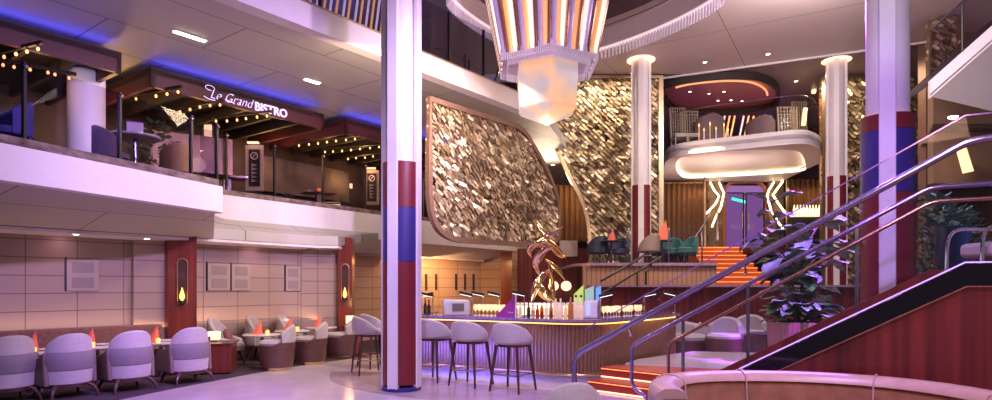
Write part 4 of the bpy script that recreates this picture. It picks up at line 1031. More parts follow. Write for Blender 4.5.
def band(o0, o1, z0, z1, pts=cp): return MB().loft([[V((p.x+n.x*o0, p.y+n.y*o0, z0)), V((p.x+n.x*o0, p.y+n.y*o0, z1)), V((p.x+n.x*o1, p.y+n.y*o1, z1)), V((p.x+n.x*o1, p.y+n.y*o1, z0))] for p, n in [(pts[i], inward(i, pts)) for i in range(len(pts))]])
band(-.13, .50, .945, CT).build('countertop', M['counter'], t, bevel=.008)
band(.03, .45, .88, .945).build('top_support', M['dark'], t)
band(-.015, .025, .90, .92).build('led_strip', glow('bar_led', (1, .56, .18), 1.4), t)
band(.06, .5, .0, .13).build('plinth', M['plinth'] if 'plinth' in M else mat('plinth', (.5, .42, .5), .3), t)
MB().tube([p-inward(i, cp)*.14+Z1*.14 for i, p in enumerate(cp)][6:70], .02, 8).build('foot_rail', M['brass'], t)
# things on the counter
def onbar(px, off=.3):
    k = (px-CX)/F; best = None
    for i, p in enumerate(cp[20:]):
        e = abs(p.x/p.y-k)
        if best is None or e < best[0]:
            best = (e, i+20)
    i = best[1]; q = cp[i]; d = V((q.x, q.y, 0)).normalized(); s = off
    return V((q.x+d.x*s, q.y+d.y*s, CT))
def bar_lamp(px, dirx, lab, off=.3, h=.34):
    c = onbar(px, off); t = thing('bar_lamp', lab, 'lamp', c)
    MB().lathe([(.05, 0), (.05, .012), (.012, .02)], c, 16).build('base', M['chrome'], t)
    MB().tube([c, c+Z1*(h-.03), c+Z1*h+V((dirx*.02, 0, 0))], .011, 8).build('stem', M['chrome'], t)
    hd = MB().box((c.x+dirx*.10, c.y, c.z+h+.02), (.24, .06, .045), 0, 0, dirx*-.22).build('lamp_head', M['black'], t, bevel=.005)
    MB().box((c.x+dirx*.10, c.y, c.z+h-.008), (.20, .05, .012), 0, 0, dirx*-.22).build('light_strip', M['softled'], hd)
    return c
for k_, (a_, b_) in enumerate((((-1.7, 11.18), (.5, 9.86)), ((1.75, 9.72), (3.1, 11.3)))): pass
bar_lamp(421, 1, 'chrome bar lamp right beside the tall striped column', .35)
bar_lamp(434, -1, 'chrome bar lamp left of the white till printer', .45)
bar_lamp(471, -1, 'black-headed bar lamp just right of the white till printer', .3, .36)
bar_lamp(484, -1, 'slim pale bar lamp behind the row of glowing glasses, left one of two', .9, .36)
bar_lamp(500, -1, 'slim pale bar lamp between the glowing glasses and the purple card', .9, .36)
bar_lamp(523, -1, 'black-headed bar lamp in front of the lit bottles', .25, .38)
bar_lamp(598, 1, 'bar lamp with violet-lit head beside the pale till right of the bottles', .3, .36)
bar_lamp(644, 1, 'bar lamp in front of the red taps at the bar\'s right end', .3, .36)
bar_lamp(679, -1, 'outermost bar lamp at the bar\'s right end, head pointing left', .1, .36)
def till(px, w, h, lab, off=.3, rz=.2, col='paper'):
    c = onbar(px, off); t = thing('till_printer', lab, 'till', c, rz)
    MB().box((c.x, c.y, c.z+h/2), (w, .26, h), rz).build('body', M[col], t, bevel=.015)
    MB().box((c.x+.05, c.y-.135, c.z+h*.55), (w*.45, .012, h*.5), rz).build('face_plate', M['belt'], t)
    MB().box((c.x-w*.30, c.y-.13+.0, c.z+h*.52), (w*.25, .02, h*.7), rz).build('screen', M['bluescr'], t)
    MB().box((c.x, c.y, c.z+h+.008), (w*.9, .22, .016), rz).build('lid', M['paper'], t)
M['bluescr'] = glow('pale_screen', (.45, .55, .95), .5)
till(455, .46, .26, 'white boxy till printer on the bar behind the stools')
till(590, .22, .27, 'pale upright till just right of the lit bottles', .35, -.2)
# bottles, glasses
def bottle(px, off, h, m, lab, grp, z=CT, r=.032, cap='black'):
    c = onbar(px, off); c.z = z
    t = thing('bottle', lab, 'bottle', c, 0, grp)
    MB().lathe([(r*.9, 0), (r, .01), (r, h*.55), (r*.4, h*.72), (r*.36, h*.95), (r*.36, h)], c, 12).build('body', M[m], t)
    MB().lathe([(r*.42, h*.93), (r*.42, h*1.03), (r*.1, h*1.03)], c, 10).build('cap', M[cap], t)
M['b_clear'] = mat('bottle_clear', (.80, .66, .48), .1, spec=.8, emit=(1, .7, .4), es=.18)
M['b_red'] = mat('bottle_red', (.50, .02, .02), .1, spec=.8)
M['b_dark'] = mat('bottle_dark', (.02, .015, .03), .08, spec=.9)
M['b_amber'] = mat('bottle_amber', (.55, .20, .04), .1, spec=.8)
bots = [(517, 'b_dark', .22), (520.5, 'b_clear', .24), (528, 'b_dark', .25), (531.5, 'b_dark', .2), (534, 'b_clear', .26), (537, 'b_red', .2), (540, 'b_amber', .26), (543, 'b_red', .19), (546, 'b_clear', .25), (549, 'b_red', .2), (552, 'b_amber', .27), (555, 'b_clear', .23), (558, 'b_dark', .2), (561, 'b_red', .19), (564, 'b_clear', .25), (567, 'b_clear', .26)]
names = {'b_dark': ('dark liquor bottle in front of the glowing bar box', 'dark bottles by the glowing bar box'), 'b_clear': ('clear liquor bottle in front of the glowing bar box', 'clear bottles by the glowing bar box'),
         'b_red': ('small red bottle in front of the glowing bar box', 'red bottles by the glowing bar box'), 'b_amber': ('tall amber bottle in front of the glowing bar box', 'amber bottles by the glowing bar box')}
for px, m_, h in bots: bottle(px, .38+.06*(int(px) % 3), h, m_, names[m_][0], names[m_][1])
for px in (555, 560): bottle(px+.5, .25, .34, 'b_clear', 'tall pale bottle with long black pourer right of the box front', 'tall pale bottles with black pourers', r=.04)
for px in (568.5, 573.5, 579): bottle(px, .30, .36, 'b_amber' if px < 570 else 'b_clear', 'tall clear bottle beside the right end of the glowing box', 'tall bottles beside the glowing box', r=.045)
bottle(425, .35, .28, 'b_dark', 'dark wine bottle on the bar beside the tall column', None); bottle(428, .4, .26, 'b_dark', 'second dark wine bottle on the bar, just right of the first', None)
GL = None
def glass_(c, lab, grp, s=1.0, m='b_clear'):
    global GL
    if GL is None:
        t = thing('wine_glass', lab, 'glass', c, 0, grp, local=True)
        MB().lathe([(.032, 0), (.03, .006), (.005, .012), (.005, .075)], (0, 0, 0), 12).build('stem', M['clearware'], t)
        MB().lathe([(.006, .07), (.032, .10), (.038, .14), (.030, .19), (.027, .19), (.034, .14), (.028, .105), (.004, .08)], (0, 0, 0), 14).build('bowl', M['glowglass'], t)
        GL = Placer(t)
    GL.put(c, 0, lab, grp, s)
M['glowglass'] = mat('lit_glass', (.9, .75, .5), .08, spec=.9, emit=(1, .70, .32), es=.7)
for i in range(16):
    px = 477+1.75*i; glass_(onbar(px, .40+.10*(i % 3)), 'warm glowing wine glass in the cluster left of the purple card', 'glowing glasses left of the purple card')
for i in range(14):
    px = 603+2.9*i; glass_(onbar(px, .42+.09*(i % 3)), 'clear stemmed glass in the row right of the pale till', 'glasses right of the pale till', .95)
# purple card
c = onbar(507, .22); t = thing('menu_card', 'purple triangular card with white script standing on the bar left of the bottles', 'sign', c)
w = .33; h = .36
MB().slab([(c.x-w*.62, c.y, c.z), (c.x+w*.38, c.y, c.z), (c.x+w*.38, c.y, c.z+h)], (0, .05, 0)).build('card', M['purple'], t)
MB().slab([(c.x+w*.38, c.y-.004, c.z), (c.x+w*.46, c.y-.004, c.z), (c.x+w*.46, c.y-.004, c.z+h*1.02), (c.x+w*.38, c.y-.004, c.z+h)], (0, .06, 0)).build('edge_strip', M['paper'], t)
MB().tube([(c.x+.0+.012*k, c.y-.006, c.z+.075+.014*math.sin(k*1.9)-.0015*k) for k in range(9)], .005, 5).build('script', M['paper'], t)
# back-lit bottle box with plinth
bxc = PY(541, 303, 11.1); bw = (PY(582, 0, 11.1).x-PY(514, 0, 11.1).x)
t = thing('bottle_box', 'back-lit display box behind the bar bottles, under the golden sculpture', 'display', (bxc.x, 11.2, 0))
MB().box((bxc.x, 11.25, .49), (bw*1.05, .7, .98)).build('cabinet', M['darkwood'], t)
MB().box((bxc.x+.05, 11.3, 1.17), (bw, .7, .04)).build('top', M['white'], t, bevel=.006)
MB().box((bxc.x+.05, 11.4, 1.065), (bw*.97, .4, .17)).build('light_panel', glow('bar_backlight', (1, .78, .50), 1.5), t)
# sculpture
M['gold2'] = mat('rose_gold', (.92, .62, .45), .1, 1, var=.05)
sc = PY(548.5, 303, 11.2); sx, sy, sz = sc.x, sc.y, 1.19
t = thing('sculpture', 'tall twisted polished gold sculpture of crossing blades above the bar', 'sculpture', (sx, sy, sz))
def blade(pts, wid, name, m='gold', th=.010, twist=0.0):
    wid *= .72
    p = crom([V((sx+(a-548.5)/F*11.2, sy+o, zat(b, 11.2)-.0)) for a, b, o in pts], 8); n = len(p); rings = []
    for i in range(n):
        u = i/(n-1); d = (p[min(i+1, n-1)]-p[max(i-1, 0)]).normalized()
        s = d.cross(V((0, 1, 0))).normalized(); q = s.cross(d)
        s = Matrix.Rotation(twist*u, 3, d) @ s; q = s.cross(d)
        w = wid*max(.04, math.sin(math.pi*min(.985, max(.015, u)))**.9); h = th
        rings.append([p[i]+s*w*math.cos(k*math.pi/5)+q*(h*math.sin(k*math.pi/5)+.35*w*math.cos(k*math.pi/5)**2) for k in range(10)])
    MB().loft(rings).build(name, M[m], t, smooth=60)
blade([(549, 300, 0), (540, 288, -.05), (533, 302, .0)], .02, 'base_fin', 'gold2')
blade([(531, 302, 0), (536, 286, .02), (546, 274, .08), (551, 268, .05)], .10, 'base_fin', 'gold2', twist=.8)
blade([(557, 302, -.04), (545, 296, -.08), (538, 286, -.03), (540, 276, .05)], .13, 'base_fin', twist=-.9)
blade([(556, 301, 0), (553, 288, .05), (552, 274, 0), (548, 262, -.05)], .08, 'base_fin', twist=.9)
blade([(566, 281, .05), (560, 272, 0), (552, 264, -.05), (545, 259, -.06)], .06, 'blade', twist=.5)
blade([(540, 276, 0), (537, 262, -.08), (545, 252, -.10), (556, 246, -.02)], .13, 'blade', 'gold2', twist=1.2)
blade([(528, 254, .02), (534, 246, -.05), (545, 240, -.08), (556, 246, -.05), (566, 258, .03)], .08, 'blade', twist=-.7)
blade([(532, 258, .0), (529, 250, -.05), (536, 244, -.08), (548, 247, -.03)], .07, 'blade', 'gold2', twist=1.0)
blade([(536, 219, .05), (540, 230, 0), (548, 242, -.05), (557, 256, .0)], .09, 'blade', twist=.6)
blade([(564, 226, .02), (554, 233, -.02), (545, 238, -.05), (533, 246, .02)], .05, 'blade', 'gold2', twist=-.6)
blade([(550, 238, .1), (556, 250, .05), (562, 256, .0), (566, 254, -.05)], .08, 'blade', twist=.9)
# glowing coloured panels & round lamps on the wall behind
for i, px in enumerate((553.6, 566.4)):
    q = PY(px, 286, 19.96); tag(MB().tube([q, q+V((0, .12, 0))], .16, 24).build('round_lamp', M['lampdisc'] if 'lampdisc' in M else glow('disc_lamp', (1, .80, .52), 1.2), None), ['round glowing wall lamp behind the sculpture, left one of two', 'round glowing wall lamp right of the sculpture\'s foot'][i], 'wall lamp')
def screen(px0, px1, y0, y1, Y, col, lab, slant=0):
    a, b = PY(px0, y1, Y), PY(px1, y0, Y); t = thing('colour_panel', lab, 'screen', ((a.x+b.x)/2, Y, a.z))
    MB().slab([(a.x, Y, a.z), (b.x, Y, a.z), (b.x, Y, b.z), (a.x, Y, b.z-slant)], (0, .05, 0)).build('panel', col, t)
    MB().tube([((a.x+b.x)/2, Y+.08, 0), ((a.x+b.x)/2, Y+.08, b.z-slant-.05)], .03, 6).build('stand', M['black'], t)
def duo(name, c1_, c2_, s): 
    m = glow(name, c1_, s); return mat(name+'_mix', c1_, .4, emit=c1_, es=s, col2=c2_)
screen(574, 583.5, 285, 304, 13.2, duo('green_screen', (.20, .62, .12), (.8, .4, .1), .55), 'green glowing panel with slanted top right of the sculpture', .2)
screen(585, 594, 286, 303, 13.5, duo('teal_screen', (.16, .50, .50), (.5, .3, .1), .5), 'teal glowing panel beside the green one', .08)
screen(596, 601, 286, 301, 13.4, duo('blue_screen', (.10, .30, .90), (.2, .2, .5), .7), 'narrow blue glowing panel beside the teal one', .04)
# red taps at the bar's right end
for i, px in enumerate((646.5, 661)):
    c = onbar(px, .35); t = thing('drink_tap', ['left red drink tap column at the right end of the bar', 'right red drink tap column at the right end of the bar'][i], 'tap', c)
    MB().lathe([(.045, 0), (.04, .02), (.028, .28), (.032, .31), (.01, .32)], c, 14).build('body', M['deepred'], t)
    MB().tube([c+Z1*.25, c+V((-.07, -.03, .25)), c+V((-.08, -.03, .21))], .012, 6).build('spout', M['chrome'], t)
    MB().tube([c+Z1*.30, c+V((-.03, -.02, .38))], [.01, .018], 6).build('handle', M['black'], t)
# =====================================================================  SEATS
def tub_chair(lab):
    t = thing('tub_chair', lab, 'chair', (0, 0, 0), 0, 'tub chairs facing the wall', local=True)
    top = lambda a: .865-.15*(abs(a)/R(72))**2.6
    MB().shell(.30, .28, .075, R(-72), R(72), lambda a: .175, top, 22, bulge=.02).build('backrest', M['cream'], t)
    MB().shell(.322, .302, .03, R(-74), R(74), lambda a: .375, lambda a: .625, 22, bulge=.02).build('belt', M['belt'], t, label='mauve fabric belt')
    for s in (-1, 1):
        MB().slab([V((s*.325, y, z)) for y, z in ((-.16, .175), (.30, .17), (.37, .26), (.37, .42), (.30, .49), (.0, .56), (-.12, .635))], V((-s*.065, 0, 0))).build('arm', M['taupe'], t, bevel=.022, label='taupe leather side')
    MB().lathe([(.20, .26), (.27, .28), (.285, .36), (.27, .43), (.2, .455), (.02, .46)], (0, .02, 0), 24).build('seat', M['cream'], t)
    MB().lathe([(.24, .14), (.28, .15), (.28, .18), (.24, .19)], (0, .0, 0), 24).build('seat_frame', M['darkwood'], t)
    for x, y in ((.2, .2), (-.2, .2), (.21, -.2), (-.21, -.2)):
        MB().tube([(x*.9, y*.9, .18), (x*1.15, y*1.1, .14), (x*1.3, y*1.25, .07), (x*1.36, y*1.35, 0)], [.03, .028, .022, .014], 8).build('leg', M['darkwood'], t)
    return t
FW = math.atan2(N.y, N.x)-math.pi/2      # a chair turned this way faces the left wall
tub = Placer(tub_chair('x'))
for px, Y, rz, lab in [(6, 8.02, .12, 'grey tub chair cut off by the photo\'s left edge'), (66, 8.38, .10, 'grey tub chair second from the photo\'s left edge, in front of the russet bench'),
                   (127, 8.92, .06, 'grey tub chair in the middle of the row, between the second and third red napkins'), (187, 9.65, 0, 'grey tub chair at the right end of the row, in front of the wooden pillar')]:
    q = PY(px, 286, Y); tub.put((q.x, q.y, .006), FW+rz, lab, 'tub chairs facing the wall')
q = V((.53, 4.55, 0)); pass
t = thing('armchair', 'pale round-backed armchair at the bottom of the photo, left of the curved sofa', 'chair', (.545, 4.75, 0), R(8), local=True)
MB().shell(.31, .29, .085, R(-75), R(75), lambda a: .22, lambda a: .80-.30*(abs(a)/R(75))**2.2, 26, bulge=.02, rim=.6).build('backrest', M['cream'], t)
for s in (-1, 1): MB().shell(.315, .33, .07, R(70)*s, R(120)*s, lambda a: .22, lambda a: .47-.05*max(0, abs(a)-1.2), 10).build('arm', M['taupe'], t)
MB().lathe([(.20, .24), (.26, .26), (.275, .34), (.26, .40), (.02, .42)], (0, .02, 0), 24).build('seat', M['cream'], t)
for x, y in ((.2, .2), (-.2, .2), (.2, -.2), (-.2, -.2)): MB().tube([(x*.8, y*.8, .24), (x*1.25, y*1.25, 0)], [.028, .015], 8).build('leg', M['darkwood'], t)

# bench against the wall
bD = V((.785, .62, 0))
ba, bb = PY(-260, 330, 8.2), PY(162, 323.5, 10.55)
b0 = V((-8.0, 9.0, 0)); 
bq = V((-6.68, 9.95, 0)); p0_, p1_ = bq-WD*3.2, on_line(163, bq, WD)
bd = WD; bn = V((bd.y, -bd.x, 0))
t = thing('bench', 'long russet velvet wall bench behind the row of tub chairs', 'bench', (p0_+p1_)/2)
MB().slab([(p0_.x, p0_.y, .02), (p1_.x, p1_.y, .02), (p1_.x, p1_.y, .83), (p0_.x, p0_.y, .83)], -bn*.12).build('backrest', M['bench'], t, bevel=.03)
sa, sb = p0_+bn*.0, p1_+bn*.0
MB().slab([(sa.x, sa.y, .22), (sb.x, sb.y, .22), (sb.x+bn.x*.5, sb.y+bn.y*.5, .22), (sa.x+bn.x*.5, sa.y+bn.y*.5, .22)], (0, 0, .2)).build('seat', M['bench'], t, bevel=.03)
MB().slab([(sa.x, sa.y, .02), (sb.x, sb.y, .02), (sb.x+bn.x*.44, sb.y+bn.y*.44, .02), (sa.x+bn.x*.44, sa.y+bn.y*.44, .02)], (0, 0, .2)).build('plinth', M['darkwood'], t)
def candle(c, lab, grp='table candles'):
    t = thing('candle', lab, 'candle', c, 0, None)
    MB().lathe([(.032, 0), (.036, .07), (.031, .07), (.028, .012)], c, 14).build('cup', M['candlecup'], t)
    MB().lathe([(.018, .012), (.018, .05), (.010, .075), (.002, .085)], c, 10).build('flame', M['candle'], t)
M['candlecup'] = glow('candle_cup', (1, .45, .10), 1.6)
# low tables between bench and chairs
TH = .57
tabs = [(46, 349, .32, 'first', (38, 97)), (105, 343.5, .32, 'second', (0, 0)), (162, 340, .32, 'third', (0, 0))]
words = ['between the two leftmost tub chairs', 'between the second and third tub chairs', 'between the third and fourth tub chairs']
for i, (px, py, r, w_, _) in enumerate(tabs):
    c = [PY(40, 286, 8.85), PY(97, 286, 9.62), PY(161, 286, 10.35)][i]; c.z = TH
    round_table('low_table', 'pale low round table '+words[i]+' by the bench', (c.x, c.y), r, TH, 'tabletop', 0.0)
    napkin((c.x-.09, c.y-.05, TH), 'coral folded napkin on the low table '+words[i], .21, .3)
    candle((c.x+.06, c.y-.20, TH), 'glowing amber candle on the low table '+words[i])
    tag(MB().lathe([(.02, 0), (.10, .006), (.13, .016), (.125, .02), (.09, .01), (.01, .008)], (c.x-.02, c.y+.17, TH), 24).build('side_plate', M['paper'], None), 'small white plate on the low table '+words[i], 'plate')

# console with a lamp at the wooden pillar
c = V((-4.87, 10.75, 0)); rz = math.atan2(U.y, U.x)
fb = PZ(206, 384, 0), PZ(234, 371, 0)
c0, c1_ = V((-4.78, 10.20, .006)), V((-4.62, 10.95, .006))
t = thing('console_cabinet', 'low mahogany console cabinet right of the tub chair row', 'cabinet', (-4.95, 10.75, .006), R(10))
cabc = PY(218, 286, 10.75)
t.location = (cabc.x, cabc.y, .006)
MB().box((cabc.x, cabc.y, .265), (.52, .62, .47), R(14)).build('body', M['mahogany'], t, bevel=.006)
MB().box((cabc.x, cabc.y, .515), (.56, .66, .03), R(14)).build('top', M['darkwood'], t, bevel=.006)
MB().box((cabc.x, cabc.y, .02), (.46, .56, .03), R(14)).build('plinth', M['black'], t)
LC = V((cabc.x-.12, cabc.y+.1, .53))
t = thing('table_lamp', 'square glowing lamp on the low mahogany console', 'lamp', LC)
MB().box(LC+Z1*.10, (.2, .2, .14), .3).build('lamp_shade', M['lampglow'], t, bevel=.015)
MB().box(LC+Z1*.015, (.14, .14, .03), .3).build('base', M['brass'], t)
LAMPS.append(LC+Z1*.45)
tag(MB().lathe([(.03, 0), (.035, .10), (.03, .10), (.026, .01)], LC+V((-.0, -.2, 0)), 14).build('tumbler', M['brown'], None), 'small dark tumbler beside the lamp on the console', 'cup')

# second group: lounge chairs along the wall, barrel chairs facing them
def lounge(lab):
    t = thing('lounge_chair', lab, 'chair', (0, 0, 0), 0, 'lounge chairs along the far wall section', local=True)
    MB().shell(.36, .32, .08, R(-80), R(80), lambda a: .30, lambda a: .90-.28*(abs(a)/R(80))**2.2, 20, bulge=.02).build('backrest', M['cream'], t)
    for s in (-1, 1): MB().shell(.34, .36, .07, R(70)*s, R(130)*s, lambda a: .30, lambda a: .57-.08*max(0, abs(a)-1.2), 10).build('arm', M['cream'], t)
    MB().lathe([(.22, .26), (.29, .29), (.31, .37), (.28, .42), (.02, .43)], (0, .03, 0), 22).build('seat', M['cream'], t)
    for x, y in ((.2, .22), (-.2, .22), (.2, -.2), (-.2, -.2)): MB().tube([(x*.8, y*.8, .28), (x*1.2, y*1.2, 0)], [.028, .016], 8).build('leg', M['darkwood'], t)
    return t
lo = Placer(lounge('x'))
M['cushionpat'] = mat('dark_cushion', (.08, .05, .06), .8, col2=(.30, .10, .10), scale=22)
loc = [(226, 11.75, 'cream lounge chair beside the console lamp'), (263, 12.55, 'cream lounge chair in the middle of the three by the wall'), (293, 13.2, 'cream lounge chair farthest along the far wall section')]
for i, (px, Y, lab) in enumerate(loc):
    q = PY(px, 286, Y); q.z = 0; rz = FW+math.pi+.75
    lo.put((q.x, q.y, .006), rz, lab, 'lounge chairs along the far wall section')
    d = V((-math.sin(rz), math.cos(rz), 0))
    c = q+d*.02+V((.06, 0, .43))
    cu = MB()
    s = .14; ex, ey = V((math.cos(rz), math.sin(rz), 0)), (Z1+d*-.3).normalized(); ez = ex.cross(ey); rg = []
    for o, k in ((-.06, .55), (-.035, .93), (0, 1), (.035, .93), (.06, .55)): rg.append([c+ey*s+ez*o+ex*s*k*x+ey*s*k*y for x, y in ((-1, -1), (0, -.93), (1, -1), (.93, 0), (1, 1), (0, .93), (-1, 1), (-.93, 0))])
    cu.loft(rg); tag(cu.build('cushion', M['cushionpat'], None, subd=1), 'dark cushion on the '+lab, 'cushion')
def barrel(lab):
    t = thing('barrel_chair', lab, 'chair', (0, 0, 0), 0, 'brown barrel chairs', local=True)
    MB().lathe([(.27, .05), (.285, .10), (.31, .36), (.315, .44), (.28, .445)], (0, 0, 0), 32).build('drum_base', M['brown'], t)
    MB().lathe([(.25, 0), (.26, .02), (.26, .05), (.22, .05)], (0, 0, 0), 28).build('brass_foot', M['brass'], t)
    MB().shell(.318, .318, .085, R(-70), R(70), lambda a: .46-.0*a, lambda a: .80-.14*(abs(a)/R(70))**2.4, 18, bulge=.01).build('backrest', M['cream'], t)
    for s in (-1, 1): MB().shell(.318, .318, .05, R(0)*s, R(105)*s, lambda a: .36, lambda a: .58-.13*max(0, abs(a)-.7), 14).build('side', M['brown'], t)
    MB().lathe([(.2, .41), (.27, .43), (.285, .48), (.25, .52), (.02, .53)], (0, .02, 0), 26).build('seat', M['cream'], t)
    return t
ba_ = Placer(barrel('x'))
for px, Y, lab in [(277, 11.15, 'brown barrel chair with cream back nearest the console'), (310.5, 12.0, 'brown barrel chair with cream back in the middle of the three'), (341, 13.0, 'brown barrel chair with cream back below the second wooden pillar')]:
    q = PY(px, 286, Y); ba_.put((q.x, q.y, .006), FW+.9, lab, 'brown barrel chairs')
w2 = ['beside the lounge chair by the console lamp', 'in the middle of the far seating row', 'under the second wooden pillar']
for i, (px, Y, np_) in enumerate([(262, 11.55, 258), (292, 12.5, 289), (321, 13.5, 320)]):
    q = PY(px, 286, Y); round_table('pedestal_table', 'pale round pedestal table '+w2[i], (q.x, q.y), .34, .60, 'tabletop', .006)
    napkin((q.x-.06, q.y-.05, .606), 'coral folded napkin on the pedestal table '+w2[i], .20, .2)
    candle((q.x+.14, q.y-.1, .606), 'glowing amber candle on the pedestal table '+w2[i])
q = PY(350, 286, 13.6); t = thing('side_table', 'small dark side table under the glowing lamp by the second pillar', 'table', (q.x, q.y, .006))
MB().box((q.x, q.y, .32), (.4, .4, .6), .3).build('body', M['mahogany'], t)
MB().box((q.x, q.y, .63), (.44, .44, .025), .3).build('tabletop', M['darkwood'], t)
t = thing('table_lamp', 'small glowing lamp beside the second wooden pillar', 'lamp', (q.x, q.y, .643))
MB().box((q.x, q.y, .76), (.17, .17, .17), .3).build('lamp_shade', M['lampglow'], t, bevel=.01); MB().box((q.x, q.y, .66), (.1, .1, .03), .3).build('base', M['brass'], t)
LAMPS.append(V((q.x, q.y, 1.1)))

# bar stools
def stool(lab):
    t = thing('bar_stool', lab, 'bar stool', (0, 0, 0), 0, 'cream bar stools at the bar', local=True)
    MB().shell(.29, .25, .07, R(-112), R(112), lambda a: .68+.01*abs(a), lambda a: .99-.20*(abs(a)/R(112))**2.0, 24, bulge=.015).build('backrest', M['cream'], t)
    MB().lathe([(.18, .66), (.25, .68), (.265, .72), (.24, .76), (.02, .77)], (0, .03, 0), 24).build('seat', M['cream'], t)
    MB().lathe([(.2, .635), (.215, .64), (.215, .665), (.2, .67)], (0, .02, 0), 20).build('seat_frame', M['darkwood'], t)
    fr = []
    for x, y in ((.17, .19), (-.17, .19), (-.17, -.15), (.17, -.15)):
        MB().tube([(x, y, .66), (x*1.42, y*1.42, 0)], [.026, .015], 4, rot=.785).build('leg', M['darkwood'], t); fr.append((x*1.26, y*1.26, .245))
    MB().tube(fr, .011, 6, loop=True).build('footrest', M['brass'], t)
    return t
st = Placer(stool('x'))
for px, Y, rz, lab in [(512, 8.85, R(-33), 'cream bar stool farthest right in the row at the bar'), (470, 9.35, R(-33), 'cream bar stool second from the right end of the row'), (434, 9.85, R(-33), 'cream bar stool just right of the tall striped column'),
                   (367.5, 10.6, R(-62), 'cream bar stool just left of the tall striped column'), (374, 11.45, R(-50), 'cream bar stool half hidden behind the one left of the column')]:
    q = PY(px, 286, Y); st.put((q.x, q.y, .006 if Y > 10 and px < 380 else 0.0), rz, lab, 'cream bar stools at the bar')

# =====================================================================  GRAND STAIRCASE WITH GLASS
SA = V((2.07, 5.26, .787)); SD = V((1.85, -1.0, 1.19)); SW = V((.4755, .88, 0)); HD = V((1.85, -1, 0))
T0s, TT = -.74, .735
def sp(t, w=0, h=0):
    p = SA+SD*t if t <= TT else SA+SD*TT+HD*(t-TT)
    return p+SW*w+Z1*h
t = thing('grand_staircase', 'broad staircase with mahogany side and glossy black edge rising to the right', 'staircase', sp(0, .9, -.78))
poly = [sp(-.60, .01, 0)-Z1*(sp(-.60).z), sp(-.60, .01, -.0), sp(TT, .01, -.16), sp(1.9, .01, -.16), sp(1.9, .01, 0)-Z1*sp(1.9).z]
MB().slab([sp(-.66, .0)-Z1*sp(-.66).z, sp(-.55, 0, -.10), sp(TT, 0, -.16), sp(2.2, 0, -.16), sp(2.2)-Z1*sp(2.2).z], SW*.06).build('side_panel', M['mahogany_big'], t)
MB().slab([sp(-.67, -.02, 0), sp(TT, -.02, 0), sp(2.2, -.02, 0), sp(2.2, -.02, -.155), sp(TT, -.02, -.155), sp(-.58, -.02, -.12)], SW*.10).build('stringer', M['blackgloss'], t, label='glossy black stringer edge')
MB().tube([sp(-.6, -.03, -.135), sp(TT, -.03, -.165), sp(2.2, -.03, -.165)], .005, 4, rot=.785).build('wood_trim', M['suede'], t)
MB().tube([sp(-.66, .03, .012), sp(TT, .03, .012), sp(2.2, .03, .012)], .007, 4, rot=.785).build('edge_light', M['edgev'] if 'edgev' in M else glow('violet_edge', (.55, .35, 1), .9), t)
nst = 10; top_z = sp(TT).z-.20
for i in range(nst):
    ti = T0s+.10+(TT-T0s-.10)*i/nst; z = top_z*(i+1)/nst; ti = -.40+(TT+.40)*i/nst; te = TT+.0
    a, b = sp(ti, .08), sp(ti, 1.86); c, d = sp(te, 1.86), sp(te, .08)
    st_ = MB().prism([(a.x, a.y), (b.x, b.y), (c.x, c.y), (d.x, d.y)], max(0, z-top_z/nst), z).build('step', M['mahogany'], t)
a, b, c, d = sp(TT, .08), sp(TT, 1.86), sp(2.2, 1.86), sp(2.2, .08)
MB().prism([(a.x, a.y), (b.x, b.y), (c.x, c.y), (d.x, d.y)], top_z-.2, top_z).build('landing', M['mahogany'], t)
MB().slab([sp(-.62, 1.84, 0), sp(TT, 1.84, 0), sp(2.2, 1.84, 0), sp(2.2, 1.84, -.3), sp(TT, 1.84, -.3), sp(-.5, 1.84, -.25)], SW*.06).build('far_stringer', M['mahogany'], t)
# near balustrade
M['stairglass'] = glass_mat('stair_glass', ior=1.2)
def gpane(tr, a, b, w, h0, h1):
    pts = [sp(a, w, h0), sp(b, w, h0), sp(b, w, h1), sp(a, w, h1)]
    if a < TT < b: pts = [sp(a, w, h0), sp(TT, w, h0), sp(b, w, h0), sp(b, w, h1), sp(TT, w, h1), sp(a, w, h1)]
    MB().slab(pts, SW*.014).build('glass_pane', M['stairglass'], tr, smooth=0)
    MB().tube([sp(a, w+.007, h1), sp(min(b, TT), w+.007, h1)]+([sp(b, w+.007, h1)] if b > TT else []), .007, 4, rot=.785).build('glass_edge', M['violetedge'], tr)
M['violetedge'] = mat('glass_edge', (.36, .22, .55), .15, .4)
gt = thing('stair_glass', 'frameless glass balustrade on the near side of the grand staircase', 'glass railing', sp(0, .02, 0))
for a, b in ((-.66, -.2), (-.195, .30), (.305, 1.45)): gpane(gt, a, b, .025, -.01, 1.09)
M['railsteel'] = mat('violet_lit_steel', (.40, .34, .58), .2, .88, scale=20)
def bend(pts, n=5, r=.1):
    out = [V(pts[0])]
    for i in range(1, len(pts)-1):
        a, b, c = V(pts[i-1]), V(pts[i]), V(pts[i+1]); p, q = b+(a-b).normalized()*min(r, (a-b).length*.45), b+(c-b).normalized()*min(r, (c-b).length*.45)
        for k in range(n+1): u = k/n; out.append(p*(1-u)**2+b*2*u*(1-u)+q*u*u)
    out.append(V(pts[-1])); return out
def hrail(name, label, path, r, posts=(), brk=(), m='railsteel', pr=None):
    t = thing(name, label, 'handrail', V(path[-1]))
    MB().tube(bend(path), r, 12).build('rail', M[m], t)
    for a, b in posts: MB().box((V(a)+V(b))/2, (pr or .034, .034, (V(b)-V(a)).length), math.atan2(SW.y, SW.x)).build('post', M['steel'], t)
    for a, b in brk:
        k = MB().tube([a, b], .010, 6); k.ball(b, .018, 5); k.build('bracket', M['chrome'], t)
    return t
f0 = sp(-.705, -.06); fz = .89
